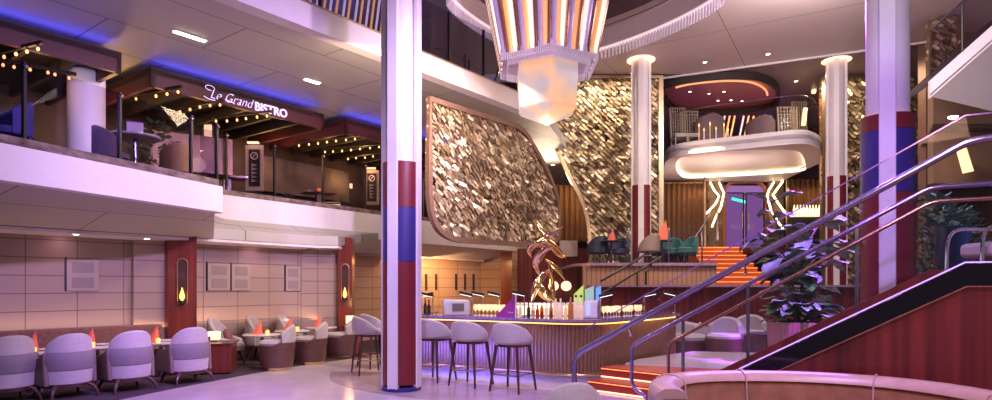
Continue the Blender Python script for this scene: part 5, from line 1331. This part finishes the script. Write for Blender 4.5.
hrail('handrail', 'thick steel handrail on the near side of the grand staircase', [sp(1.9, -.06, .89), sp(TT+.01, -.06, .89), sp(-.70, -.06, .89), sp(-.70, -.06, .89)-Z1*(sp(-.70, 0, .89).z-.0)], .027, (),
      [(sp(q, -.06, .87), sp(q, .02, .80)) for q in (-.45, .02, .42)])
hrail('handrail', 'steel top handrail with square posts on the far side of the grand staircase', [sp(1.9, 1.8, .81), sp(TT, 1.8, .81), sp(-.69, 1.8, .81), sp(-.69, 1.8, .30), sp(-.60, 1.8, .1), sp(-.60, 1.8, 0)-Z1*sp(-.6, 1.8, 0).z], .024,
      [(sp(q, 1.8, -.24), sp(q, 1.8, .80)) for q in (.435, -.064, -.40)])
hrail('handrail', 'lower coppery handrail just below the far top rail of the grand staircase', [sp(1.9, 1.70, .66), sp(TT, 1.70, .66), sp(-.47, 1.70, .60), sp(-.47, 1.7, .25)], .019, (), [(sp(q, 1.70, .65), sp(q, 1.8, .60)) for q in (.47, 0, -.3)], 'coprail')

# glass of the far balustrade
gt = thing('stair_glass', 'frameless glass balustrade on the far side of the grand staircase', 'glass railing', sp(0, 1.86, 0))
for a, b in ((-.5, -.07), (-.06, .43), (.44, 1.45)):
    pts = [sp(a, 1.87, -.05), sp(b, 1.87, -.05), sp(b, 1.87, .76), sp(a, 1.87, .76)] if not (a < TT < b) else [sp(a, 1.87, -.05), sp(TT, 1.87, -.05), sp(b, 1.87, -.05), sp(b, 1.87, .76), sp(TT, 1.87, .76), sp(a, 1.87, .76)]
    MB().slab(pts, SW*.012).build('glass_pane', M['stairglass'], gt, smooth=0)
# red lit steps beyond, with their platform
t = thing('red_steps', 'two red steps with glowing edges left of the grand staircase handrail', 'steps', (2.0, 9.2, 0))
e0, e1_ = V((1.32, 8.86, 0)), V((2.25, 8.0, 0)); dd = (e1_-e0).normalized(); nn = V((-dd.y, dd.x, 0))
for i in range(2):
    a, b = e0+nn*.34*i+dd*-.0*i, e1_+nn*.34*i+dd*.5
    s = MB().slab([(a.x, a.y, .155*i), (b.x, b.y, .155*i), (b.x+nn.x*(1.5-.34*i), b.y+nn.y*(1.5-.34*i), .155*i), (a.x+nn.x*(.7-.34*i), a.y+nn.y*(.7-.34*i), .155*i)], (0, 0, .155)).build('step', M['redstep'] if 'redstep' in M else mat('red_step', (.36, .035, .02), .4), t)
    MB().tube([a-nn*.012+Z1*(.155*i+.02), b-nn*.012+Z1*(.155*i+.02)], .010, 4).build('step_light', M['warmled'], s)
    MB().tube([a-nn*.012+Z1*(.155*i+.135), b-nn*.012+Z1*(.155*i+.135)], .006, 4).build('step_light', M['orangeled'], s)
struct('floor_platform', MB().prism([(2.0, 9.6), (2.95, 8.95), (6.5, 8.3), (6.5, 10.8), (3.6, 11.4), (2.35, 10.2)], 0, .30), M['marble'])
# =====================================================================  PLANT IN ITS PLANTER
pc = PY(797, 286, 9.6)
t = thing('potted_fig', 'tall leafy fig plant in a ribbed round planter behind the grand staircase', 'plant', (pc.x, pc.y, .30))
mb = MB(); ng = 40; rgs = []
for z, r in ((.30, .36), (.34, .40), (.92, .42), (.95, .42), (.95, .37), (.88, .36), (.88, .02)):
    rgs.append([V((pc.x+(r+(.012 if (k % 2) and r > .37 else 0))*math.cos(2*math.pi*k/(ng*2)), pc.y+(r+(.012 if (k % 2) and r > .37 else 0))*math.sin(2*math.pi*k/(ng*2)), z)) for k in range(ng*2)])
mb.loft(rgs); mb.build('planter', M['planter'], t)
MB().lathe([(.36, .86), (.36, .90), (.1, .92), (.01, .92)], (pc.x, pc.y, 0), 24).build('soil', M['soil'], t)
rnd = random.Random(21)
stems = [[(0, 0, .9), (-.05, .02, 1.5), (-.20, .05, 2.1), (-.42, .0, 2.85)], [(.03, .03, .9), (.12, .1, 1.5), (.18, .05, 2.1), (.40, 0, 2.55)], [(-.04, -.04, .9), (-.10, -.1, 1.4), (-.25, -.12, 1.9), (-.62, -.1, 2.25)], [(.05, -.05, .9), (.2, -.15, 1.3), (.3, -.2, 1.8), (.38, -.2, 2.2)]]
def big_leaf(p, d, L, W, curl):
    """a broad wavy fiddle leaf: base p, direction d"""
    d = V(d).normalized(); s = d.cross(Z1)
    if s.length < .1: s = V((1, 0, 0))
    s.normalize(); n = s.cross(d).normalized(); vs = []; fs = []; K = 8
    for i in range(K+1):
        u = i/K; w = W*(math.sin(math.pi*min(1, u*.93+.04))**.75)*(.72+.45*u)
        c = p+d*L*u-n*(curl*u*u*L)+n*.0
        for j, q in enumerate((-1, -.5, 0, .5, 1)):
            vs.append(c+s*w*q*.5+n*(.10*w*abs(q)+.025*math.sin(u*9+q*2)*abs(q)))
    for i in range(K):
        for j in range(4): a = i*5+j; fs.append((a, a+1, a+6, a+5))
    m_ = len(vs); off = -n*.004
    vs2 = [v+off for v in vs]; fs += [tuple(m_+k for k in f[::-1]) for f in fs]
    rim_ = [i*5 for i in range(K+1)]+[K*5+j for j in range(1, 5)]+[i*5+4 for i in range(K-1, -1, -1)]+[3, 2, 1]
    fs += [(rim_[k], rim_[(k+1) % len(rim_)], m_+rim_[(k+1) % len(rim_)], m_+rim_[k]) for k in range(len(rim_))]
    return MB().add(vs+vs2, fs)
nl = 0
for si, s_ in enumerate(stems):
    pth = crom([V((pc.x+a, pc.y+b, c)) for a, b, c in s_], 8)
    MB().tube(pth, [.022-.014*i/len(pth) for i in range(len(pth))], 8).build('stem', M['stem'], t)
    cnt = 24
    for i in range(cnt):
        u = .12+.88*i/(cnt-1); p = pth[min(len(pth)-1, int(u*(len(pth)-1)))]
        a = rnd.uniform(0, 6.283) if i < cnt-1 else math.pi*(.9 if si % 2 == 0 else .1)
        d = V((math.cos(a), math.sin(a)*.8, rnd.uniform(-.25, .55)))
        L = rnd.uniform(.28, .50)
        big_leaf(p+V((0, 0, rnd.uniform(-.05, .05))), d, L, L*.62, rnd.uniform(.15, .5)).build('leaf', M['leaf'], t, smooth=60); nl += 1
for i in range(30):
    a = rnd.uniform(0, 6.283); p = V((pc.x+.2*math.cos(a), pc.y+.2*math.sin(a), .95+rnd.uniform(0, .35)))
    L = rnd.uniform(.24, .42)
    big_leaf(p, (math.cos(a), math.sin(a), rnd.uniform(-.1, .8)), L, L*.6, .4).build('leaf', M['leaf'], t, smooth=60)

# =====================================================================  LOUNGE BEYOND THE STAIRS
for px, Y, lab in [(724, 12.0, 'cream and brown barrel chair behind the stair glass, left one of two'), (749, 12.9, 'cream and brown barrel chair behind the stair glass, right one of two')]:
    q = PY(px, 286, Y); ba_.put((q.x, q.y, 0), R(150), lab, None, 1.12)
q = PY(681, 286, 12.9); t = thing('round_sofa', 'cream round-ended sofa with golden seat glow at the bar\'s right end', 'sofa', (q.x, q.y, 0), R(200), local=True)
MB().shell(.62, .5, .16, R(-100), R(100), lambda a: .30, lambda a: .80-.08*abs(a), 22).build('backrest', M['cream'], t)
MB().lathe([(.4, .36), (.5, .40), (.5, .46), (.42, .50), (.02, .51)], (0, 0, 0), 26, 1.1).build('seat', M['cream'], t)
MB().lathe([(.55, .03), (.58, .06), (.58, .40), (.5, .41)], (0, 0, 0), 30, 1.02).build('drum_base', M['brown'], t)
MB().lathe([(.56, 0), (.57, .02), (.57, .05), (.5, .05)], (0, 0, 0), 30, 1.02).build('brass_foot', M['brass'], t)
q = PY(768, 286, 11.6); round_table('pedestal_table', 'round table behind the leafy plant beyond the grand staircase', (q.x, q.y), .36, .62, 'dark', 0, foot='black')
candle((q.x, q.y-.1, .62), 'small amber candle on the table behind the leafy plant')

# =====================================================================  FOREGROUND SOFA
arc = crom([(1.02, 3.85), (1.06, 4.20), (1.25, 4.55), (1.62, 4.73), (2.25, 4.70), (2.74, 4.45), (3.02, 4.05), (3.08, 3.55), (2.95, 3.0), (2.75, 2.6)], 8)
t = thing('curved_sofa', 'large curved tan suede sofa with rose leather rim in front of the grand staircase', 'sofa', (2.0, 3.6, 0))
def sweep(sec, pts=arc):
    rg = []
    for i, p in enumerate(pts):
        n = -inward(i, pts)      # towards the inside of the curve
        n = n if n.dot(V((2.0, 3.3, 0))-p) > 0 else -n
        rg.append([V((p.x+n.x*o, p.y+n.y*o, z)) for o, z in sec])
    return MB().loft(rg)
sweep([(.02, .06), (.02, .80), (.16, .80), (.20, .60), (.24, .40), (.24, .06)]).build('backrest', M['suede'], t, smooth=50)
sweep([(-.03, .06), (-.03, .78), (-.02, .835), (.03, .86), (.10, .862), (.16, .84), (.175, .80), (.15, .79), (.02, .79), (.02, .06)]).build('rim', M['rim'], t, smooth=60)
for k in (14, 27, 40, 54):
    p = arc[k]; n = inward(k, arc); n = n if n.dot(V((2.0, 3.3, 0))-p) > 0 else -n
    MB().tube([p+n*o+Z1*z for o, z in ((-.035, .76), (-.025, .84), (.03, .868), (.10, .870), (.165, .845), (.18, .80), (.19, .70), (.21, .60), (.25, .42))], .006, 6).build('seam', M['rim'], t)
ip = [p for p in arc]
MB().prism([(p.x+(2.05-p.x)*.16, p.y+(3.4-p.y)*.16) for p in arc]+[(2.4, 2.9), (1.6, 3.6)], .12, .42).build('seat', M['suede'], t, bevel=.03)
MB().prism([(p.x+(2.05-p.x)*.2, p.y+(3.4-p.y)*.2) for p in arc]+[(2.4, 2.95), (1.65, 3.6)], 0, .12).build('plinth', M['black'], t)

# =====================================================================  RIGHT-HAND SIDE
t = thing('upper_staircase', 'pale sloping staircase flight climbing to the upper deck at the top right corner', 'staircase', PY(932, 90, 12))
a0, a1 = PY(930, 98, 12.0), PY(1030, 10, 11.6)
th_ = Z1*.34; back_ = V((.9, 1.9, 0))
MB().slab([a0, a1, a1+th_, a0+th_], V((.03, .1, 0))).build('stringer', M['white'], t)
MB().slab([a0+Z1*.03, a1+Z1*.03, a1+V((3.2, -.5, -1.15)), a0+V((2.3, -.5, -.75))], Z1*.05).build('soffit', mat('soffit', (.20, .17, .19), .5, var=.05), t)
MB().slab([a0+th_*.7+V((0, .1, 0)), a1+th_*.7+V((0, .1, 0)), a1+th_*.7+V((.3, 1.5, 0)), a0+th_*.7+V((.3, 1.5, 0))], Z1*.08).build('treads', M['carpet'], t)
g_ = thing('upper_stair_glass', 'glass railing along the pale flight at the top right corner', 'glass railing', a0+th_)
for i in range(3):
    p, q = a0+(a1-a0)*(i/3+.01)+th_, a0+(a1-a0)*((i+1)/3)+th_
    MB().slab([p, q, q+Z1*.95, p+Z1*.95], (.003, .012, 0)).build('glass_pane', M['smoked'], g_, smooth=0)
    MB().tube([q, q+Z1*.95], .02, 6).build('post', M['black'], g_)
MB().tube([a0+th_+Z1*.96, a1+th_+Z1*.96], .025, 6).build('handrail', M['steel'], g_)
O5 = V((0, 14.2, 0))
disc_screen('disc_screen', 'small shimmering disc screen behind the pale upper flight', O5, EX, [uz(929, 90, O5, EX), uz(929, 22, O5, EX), uz(957, 10, O5, EX), uz(957, 68, O5, EX)], .05, 'sequin_dark', 'bronze', .15, .15, 12)
struct('wall_upper_right', MB().box((13.95, 15.2, 6.5), (6.6, .2, 5.0)), mat('tan_upper_wall', (.34, .22, .15), .6, var=.2, scale=1))
struct('ceiling_right', MB().slab([(10.5, 14.9, 5.3), (13.4, 14.9, 5.3), (13.4, 20, 4.1), (12.6, 20, 4.1)], (0, 0, .1)), mat('brown_soffit', (.10, .07, .065), .5, var=.1, scale=1))
struct('wall_right_lower', MB().box((13.5, 17.5, 2.0), (6.0, .2, 6.0)), mat('dim_right_wall', (.10, .06, .06), .6, var=.3, scale=1))
tq = PY(968, 160, 14.5)
tag(MB().slab([PY(962, 147, 14.6), PY(966, 146, 14.6), PY(974, 171, 14.6), PY(969, 172, 14.6)], (0, .2, 0)).build('lit_beam', M['lampglow'], None), 'slanting gold-lit beam above the handrails at the photo\'s right edge', 'light')  # gold light on the beam put in as its own glow
tag(MB().lathe([(.05, 0), (.09, .03), (.09, .05)], PY(953, 119, 13.0), 12).build('spotlight', M['whiteled'], None), 'small bright ceiling spot below the pale upper flight', 'ceiling light')
for i, (px, Y, h, w, lab) in enumerate([(938, 8.9, 1.9, .42, 'dark planted greenery behind the stair glass, nearer the striped column'), (958, 9.2, 1.75, .45, 'dark planted greenery behind the stair glass, nearer the photo\'s right edge'), (925, 10.2, 2.0, .4, 'dim shrub between the thick column and the stair greenery')]):
    q = PY(px, 286, Y); bush('shrub', lab, (q.x, q.y), h, w, 0.9, 420, seed=40+i, leaf=.13)
struct('floor_right', MB().box((8.2, 10.5, .45), (3.4, 4.6, .9)), M['mahogany_big'])
q = PY(952, 232, 8.4)
t = thing('glass_cylinder', 'tall teal-lit glass cylinder among the greenery at the right', 'lantern', (q.x, q.y, .9))
MB().lathe([(.20, .9), (.20, 2.3), (.18, 2.3), (.18, .92)], (q.x, q.y, 0), 24).build('shade', M['tealglass'] if 'tealglass' in M else mat('teal_glass', (.008, .028, .04), .1), t)
MB().lathe([(.22, .9), (.22, .95), (.02, .95)], (q.x, q.y, 0), 24).build('base', M['black'], t)
# chrome chair at the far right on the landing
q = PY(991, 245, 5.4)
t = thing('chrome_chair', 'white-cushioned chrome armchair cut off at the photo\'s right edge on the landing', 'chair', (q.x+.25, q.y, top_z))
zL = top_z
for o in (0, .42):
    MB().tube(bend([(q.x-.09, q.y+o, zL), (q.x-.07, q.y+o, zL+.50), (q.x+.02, q.y+o, zL+.57), (q.x+.5, q.y+o, zL+.57), (q.x+.5, q.y+o, zL)], 5, .1), .016, 8).build('frame', M['chrome'], t)
MB().box((q.x+.25, q.y+.21, zL+.36), (.46, .40, .14)).build('seat', M['cream'], t, bevel=.04)
MB().box((q.x+.45, q.y+.21, zL+.62), (.12, .40, .5)).build('backrest', M['cream'], t, bevel=.04)
# =====================================================================  SMALL CEILING LIGHTS
def downlight(p, lab, r=.07, m='whiteled', grp=None, slim=None):
    t = thing('ceiling_light', lab, 'ceiling light', p, 0, grp)
    if slim:
        MB().box(p, (slim, .07, .02), math.atan2(U.y, U.x)).build('diffuser', M[m], t); MB().box(p+Z1*.012, (slim+.06, .11, .015), math.atan2(U.y, U.x)).build('frame', M['white'], t)
    else:
        MB().lathe([(r*.8, -.012), (r*.8, 0), (.01, 0)], p, 16).build('diffuser', M[m], t); MB().lathe([(r, -.008), (r*1.15, -.004), (r*1.15, .004), (r*.7, .004)], p, 16).build('frame', M['white'], t)
for px, py, l, lab in [(190, 36.5, .5, 'long slim ceiling light above the bistro canopy'), (312, 81.5, .32, 'slim ceiling light right of the bistro sign')]:
    downlight(PZ(px, py, 5.50), lab, slim=l)
for px, py, lab in [(76, 235, 'small downlight over the wall left of the first pillar'), (147, 239.5, 'small downlight above the wall pier'), (257, 249, 'left small downlight over the far wall section'), (295.5, 252, 'right small downlight over the far wall section')]:
    downlight(PZ(px, py-1, 2.335), lab, .05)
for px, py, lab in [(433, 260, 'first downlight over the bar back wall, beside the column'), (455, 262, 'second downlight over the bar back wall'), (477, 263.5, 'third downlight over the bar back wall'), (500, 265.5, 'fourth downlight over the bar back wall, by the pillar')]:
    downlight(PZ(px, py-1.5, 2.40), lab, .06, 'warmled')
for px, py, lab in [(705, 62, 'tiny downlight in the high ceiling left of the balcony dome'), (768, 54, 'tiny downlight in the high ceiling above the balcony dome'), (796, 81, 'tiny downlight right of the balcony dome')]:
    downlight(PZ(px, py, 7.66), lab, .06)
for i, (px, py) in enumerate([(690, 91.5), (709, 93.5), (724, 91.5), (731, 100), (718, 100.5), (742, 101)]):
    downlight(PZ(px, py, 7.58), 'tiny bright dot light in the copper recess above the balcony', .045, grp='dot lights in the copper recess')
downlight(PZ(553, 164.5, 5.50), 'small downlight in the ceiling between the two disc screens', .07)
for i, (px, py) in enumerate([(132, 245), (208, 249.5)]):
    c = PZ(px, py-1.5, 2.30); tag(MB().lathe([(.05, .02), (.06, 0), (.05, -.04), (.01, -.06)], c, 14).build('dome_camera', M['black'], None), ['small black dome on the ceiling edge above the wall pier', 'small black dome on the ceiling edge right of the first wooden pillar'][i], 'camera')
# =====================================================================  LIGHT
def area(name, loc, target, size, power, col, sy=None, spread=180):
    L = bpy.data.lights.new(name, 'AREA'); L.shape = 'RECTANGLE'; L.size = size; L.size_y = sy or size; L.energy = power; L.color = col; L.spread = R(spread)
    o = bpy.data.objects.new(name, L); COL.objects.link(o); o.location = loc
    o.rotation_euler = (V(target)-V(loc)).to_track_quat('-Z', 'Y').to_euler(); return o
def point(name, loc, power, col, r=.08):
    L = bpy.data.lights.new(name, 'POINT'); L.energy = power; L.color = col; L.shadow_soft_size = r
    o = bpy.data.objects.new(name, L); COL.objects.link(o); o.location = loc; return o
def spot(name, loc, target, power, col, ang=60, blend=.6, r=.08):
    L = bpy.data.lights.new(name, 'SPOT'); L.energy = power; L.color = col; L.spot_size = R(ang); L.spot_blend = blend; L.shadow_soft_size = r
    o = bpy.data.objects.new(name, L); COL.objects.link(o); o.location = loc
    o.rotation_euler = (V(target)-V(loc)).to_track_quat('-Z', 'Y').to_euler(); return o
w = bpy.data.worlds.new('dim_air'); SC.world = w; w.use_nodes = True
bg = w.node_tree.nodes['Background']; bg.inputs[0].default_value = (.56, .46, .66, 1); bg.inputs[1].default_value = .22
PINK, LILAC, VIOLET, WARM, BLUE, AMBER = (1, .70, .86), (.72, .56, 1), (.40, .18, 1), (1, .74, .52), (.12, .10, 1), (1, .55, .22)
for k, (lx, ly) in enumerate(((-.9, 3.0), (1.5, 2.6), (.3, 6.2))): spot('atrium_fill_%d' % k, (lx, ly, 7.5), (lx*1.2, ly+4.5, 0), 640, (.80, .66, 1), 75, .8, .2)  # added spots over the camera that brighten the fronts, no fixtures known
area('atrium_far_light', (6.0, 11.5, 7.5), (6.0, 15.5, 1), 3, 170, (1, .76, .74))
for k, tx in enumerate((-5.6, -4.8)): spot('fascia_wash_%d' % k, (3.0, 3.0+k, 5.6), (tx, 7.6+2.6*k, 3.0), 2100, (.70, .50, 1), 40, .8, .15)
spot('fascia_wash_far', (3.0, 5.6, 5.4), (-4.2, 14.3, 3.0), 1700, (.74, .54, 1), 36, .8, .15)
spot('upper_fascia_wash', (3.2, 5.5, 5.8), (-1.8, 11.2, 5.7), 900, (.86, .58, .92), 55, .8, .15)
spot('floor_violet', (-1.0, 5.0, 6.5), (-2.4, 7.6, 0), 700, (.5, .28, 1), 60)
spot('carpet_violet', (-1.2, 5.6, 6.2), (-4.4, 8.3, 0), 1500, (.30, .10, 1), 32, .8)
spot('column_side_violet', (-4.2, 9.4, 4.9), (-1.37, 8.98, 2.4), 160, (.36, .14, 1), 46, .5)
spot('stair_violet', (1.5, 2.5, 5.5), (3.6, 7.0, 1.0), 500, VIOLET, 70)
spot('stair_back_violet', (5.2, 11.0, 6.2), (3.0, 6.4, 1.6), 2200, (.34, .10, 1), 60)
spot('plant_violet', (4.75, 7.9, 4.7), (4.65, 9.6, 1.7), 5500, (.42, .07, 1), 35)
spot('plant_fill', (6.4, 7.4, 5.6), (4.8, 9.6, 1.5), 500, (.75, .95, .8), 30)  # added pale green spot to bring out the leaf colour
spot('column_blue', (-.2, 6.4, 3.0), (-1.37, 8.98, .6), 40, BLUE, 50)
spot('bistro_column_fill', (-5.0, 7.6, 4.4), (-7.1, 10.75, 4.2), 160, (.70, .66, 1), 40)  # added spot that brightens the bistro column
spot('green_violet', (7.6, 7.4, 4.6), (6.6, 9.2, 1.6), 1400, (.34, .22, 1), 50)
point('bistro_violet', (-6.3, 8.4, 4.0), 16, (.36, .24, 1), .2)
spot('column_violet', (1.6, 4.2, 5.0), (4.4, 7.1, 2.0), 200, VIOLET, 30)
spot('column_fill', (2.6, 3.6, 6.5), (4.4, 7.1, 5.0), 260, (.9, .82, 1), 34)  # whiter spot put in to offset the violet on the thick column
area('bar_front_blue', (-.72, 9.98, .36), (-.42, 10.5, .40), 1.9, 26, BLUE, .25)
for k, (a, b) in enumerate((((-1.8, 11.15), (.75, 9.66)), ((1.7, 9.62), (3.2, 11.35)))):
    a, b = V((*a, .93)), V((*b, .93)); nn_ = V((-(b-a).y, (b-a).x, 0)).normalized()
    o_ = area('bar_edge_light_%d' % k, (a+b)/2-nn_*.05, (a+b)/2-nn_*.02-Z1, (b-a).length, 4, (1, .60, .22), .05)
    o_.rotation_euler = (0, 0, math.atan2((b-a).y, (b-a).x))
area('wall_wash_near', wl(60, .42)+Z1*2.25, wl(60, .1)+Z1*.8, .2, 10, (1, .58, .66), 5.5)
area('bench_uplight', wl(90, .16)+Z1*.78, wl(90, .10)+Z1*2.0, 4.5, 9, (1, .62, .34), .12)
area('wall_wash_far', wl(250, .42)+Z1*2.25, wl(250, .1)+Z1*.8, .2, 10, (1, .58, .56), 4.5)
o_ = area('lounge_uplight', wl(250, .18)+Z1*.75, wl(250, .10)+Z1*2.0, 4.0, 9, (1, .62, .34), .12)
area('bar_wall_wash', V((-2.2, 18.2, 2.3)), V((-2.6, 19.0, .6)), 3.6, 90, AMBER, .4)
area('screen_top_light', O1+TD*3.2-TN*1.1+Z1*5.3, O1+TD*3.6+Z1*3.6, 3.4, 170, (1, .76, .46), .3)
spot('screen_wash', (2.2, 9.0, 6.6), O1+TD*3.4+Z1*4.2, 650, (1, .82, .64), 60, .8, .15)
area('big_screen_light', (2.9, 17.55, 7.5), (2.9, 18.0, 4.0), 3.0, 80, (1, .80, .52), .15)
spot('big_screen_wash', (3.2, 12.6, 6.6), (2.9, 18.2, 4.6), 230, (1, .82, .56), 45, .8, .15)
area('right_screen_light', (9.6, 17.55, 7.5), (9.8, 18.0, 4.0), 1.6, 60, (1, .80, .50), .15)
area('lobby_floor_bounce', (7.2, 19.4, 3.3), (7.2, 20.4, 5.4), 2.6, 40, (1, .72, .58), 1.2)
point('chandelier_inner', (chx, chy, 4.5), 14, (1, .70, .50), .2)
area('balcony_under', (7.2, 19.9, 4.6), (7.2, 20.2, 5.4), 2.4, 14, WARM, 1.6)
area('curtain_wash_left', (6.8, 21.9, 5.0), (6.6, 22.4, 3.4), 1.6, 10, AMBER, .1)
area('curtain_wash_right', (11.2, 21.9, 5.0), (11.2, 22.4, 3.4), 1.4, 10, AMBER, .1)
area('gap_cove', (1.9, 19.6, 4.6), (1.5, 18.8, 5.5), 1.6, 75, WARM, .2)
area('gap_curtain_wash', (2.9, 19.7, 4.9), (2.9, 20.4, 3.6), 1.0, 30, AMBER, .1)
area('terrace_wall_wash', (4.2, 14.8, 3.2), (4.2, 15.6, 1.8), 2.6, 26, WARM, .3)
area('balcony_recess', (8.0, 20.2, 7.35), (8.0, 20.2, 5), 2.0, 25, (1, .30, .14))
area('sofa_fill', (2.2, 2.6, 3.4), (2.6, 4.8, .7), 1.0, 42, (1, .58, .40))  # added warm fill for the suede and the stair's wooden side
spot('armchair_fill', (-.6, 1.2, 4.2), (.6, 4.7, .7), 260, LILAC, 26)  # made-up spot that lifts the armchair's dull back
area('right_stair_fill', (8.6, 8.0, 5.8), (11, 12.5, 5.4), 1.2, 120, (1, .80, .80))  # added fill, the pale upper flight is too dark without it
for i, c in enumerate(LAMPS): point('lamp_glow_%d' % i, c, 6 if i < 2 else 4.5, AMBER, .10)
for i, c in enumerate(STR): point('string_glow_%d' % i, c-Z1*.12, 5, AMBER, .15)
for q in ((-7.2, 11.5, 4.6), (-5.4, 14.8, 4.6), (-3.6, 17.6, 4.6)): point('bistro_lamp', q, 36, AMBER, .2)
point('bar_shelf_glow', (bxc.x, 10.85, 1.25), 6, WARM, .1)
area('rod_backlight', (-3.6, 12.5, 8.0), (-5.5, 13.5, 6.8), 1.5, 120, BLUE)
area('far_columns_fill', (6.2, 12.0, 7.3), (6.2, 17, 4.5), 2.0, 140, (1, .84, .76), .4)  # extra lamp put in to whiten the slim far columns
cam = bpy.data.cameras.new('camera'); co = bpy.data.objects.new('camera', cam); COL.objects.link(co)
co.location = (0, 0, EY); co.rotation_euler = (math.pi/2, 0, 0)
cam.sensor_width = 36; cam.lens = 36*F/992; cam.shift_y = (HY-200)/992; cam.clip_end = 200
SC.camera = co
vs = SC.view_settings; vs.view_transform = 'Standard'; vs.look = 'None'; vs.gamma = 1; vs.use_curve_mapping = False; vs.exposure = 0.3
SC.cycles.max_bounces = 6; SC.cycles.transparent_max_bounces = 16; SC.cycles.sample_clamp_indirect = 3; SC.cycles.caustics_reflective = False
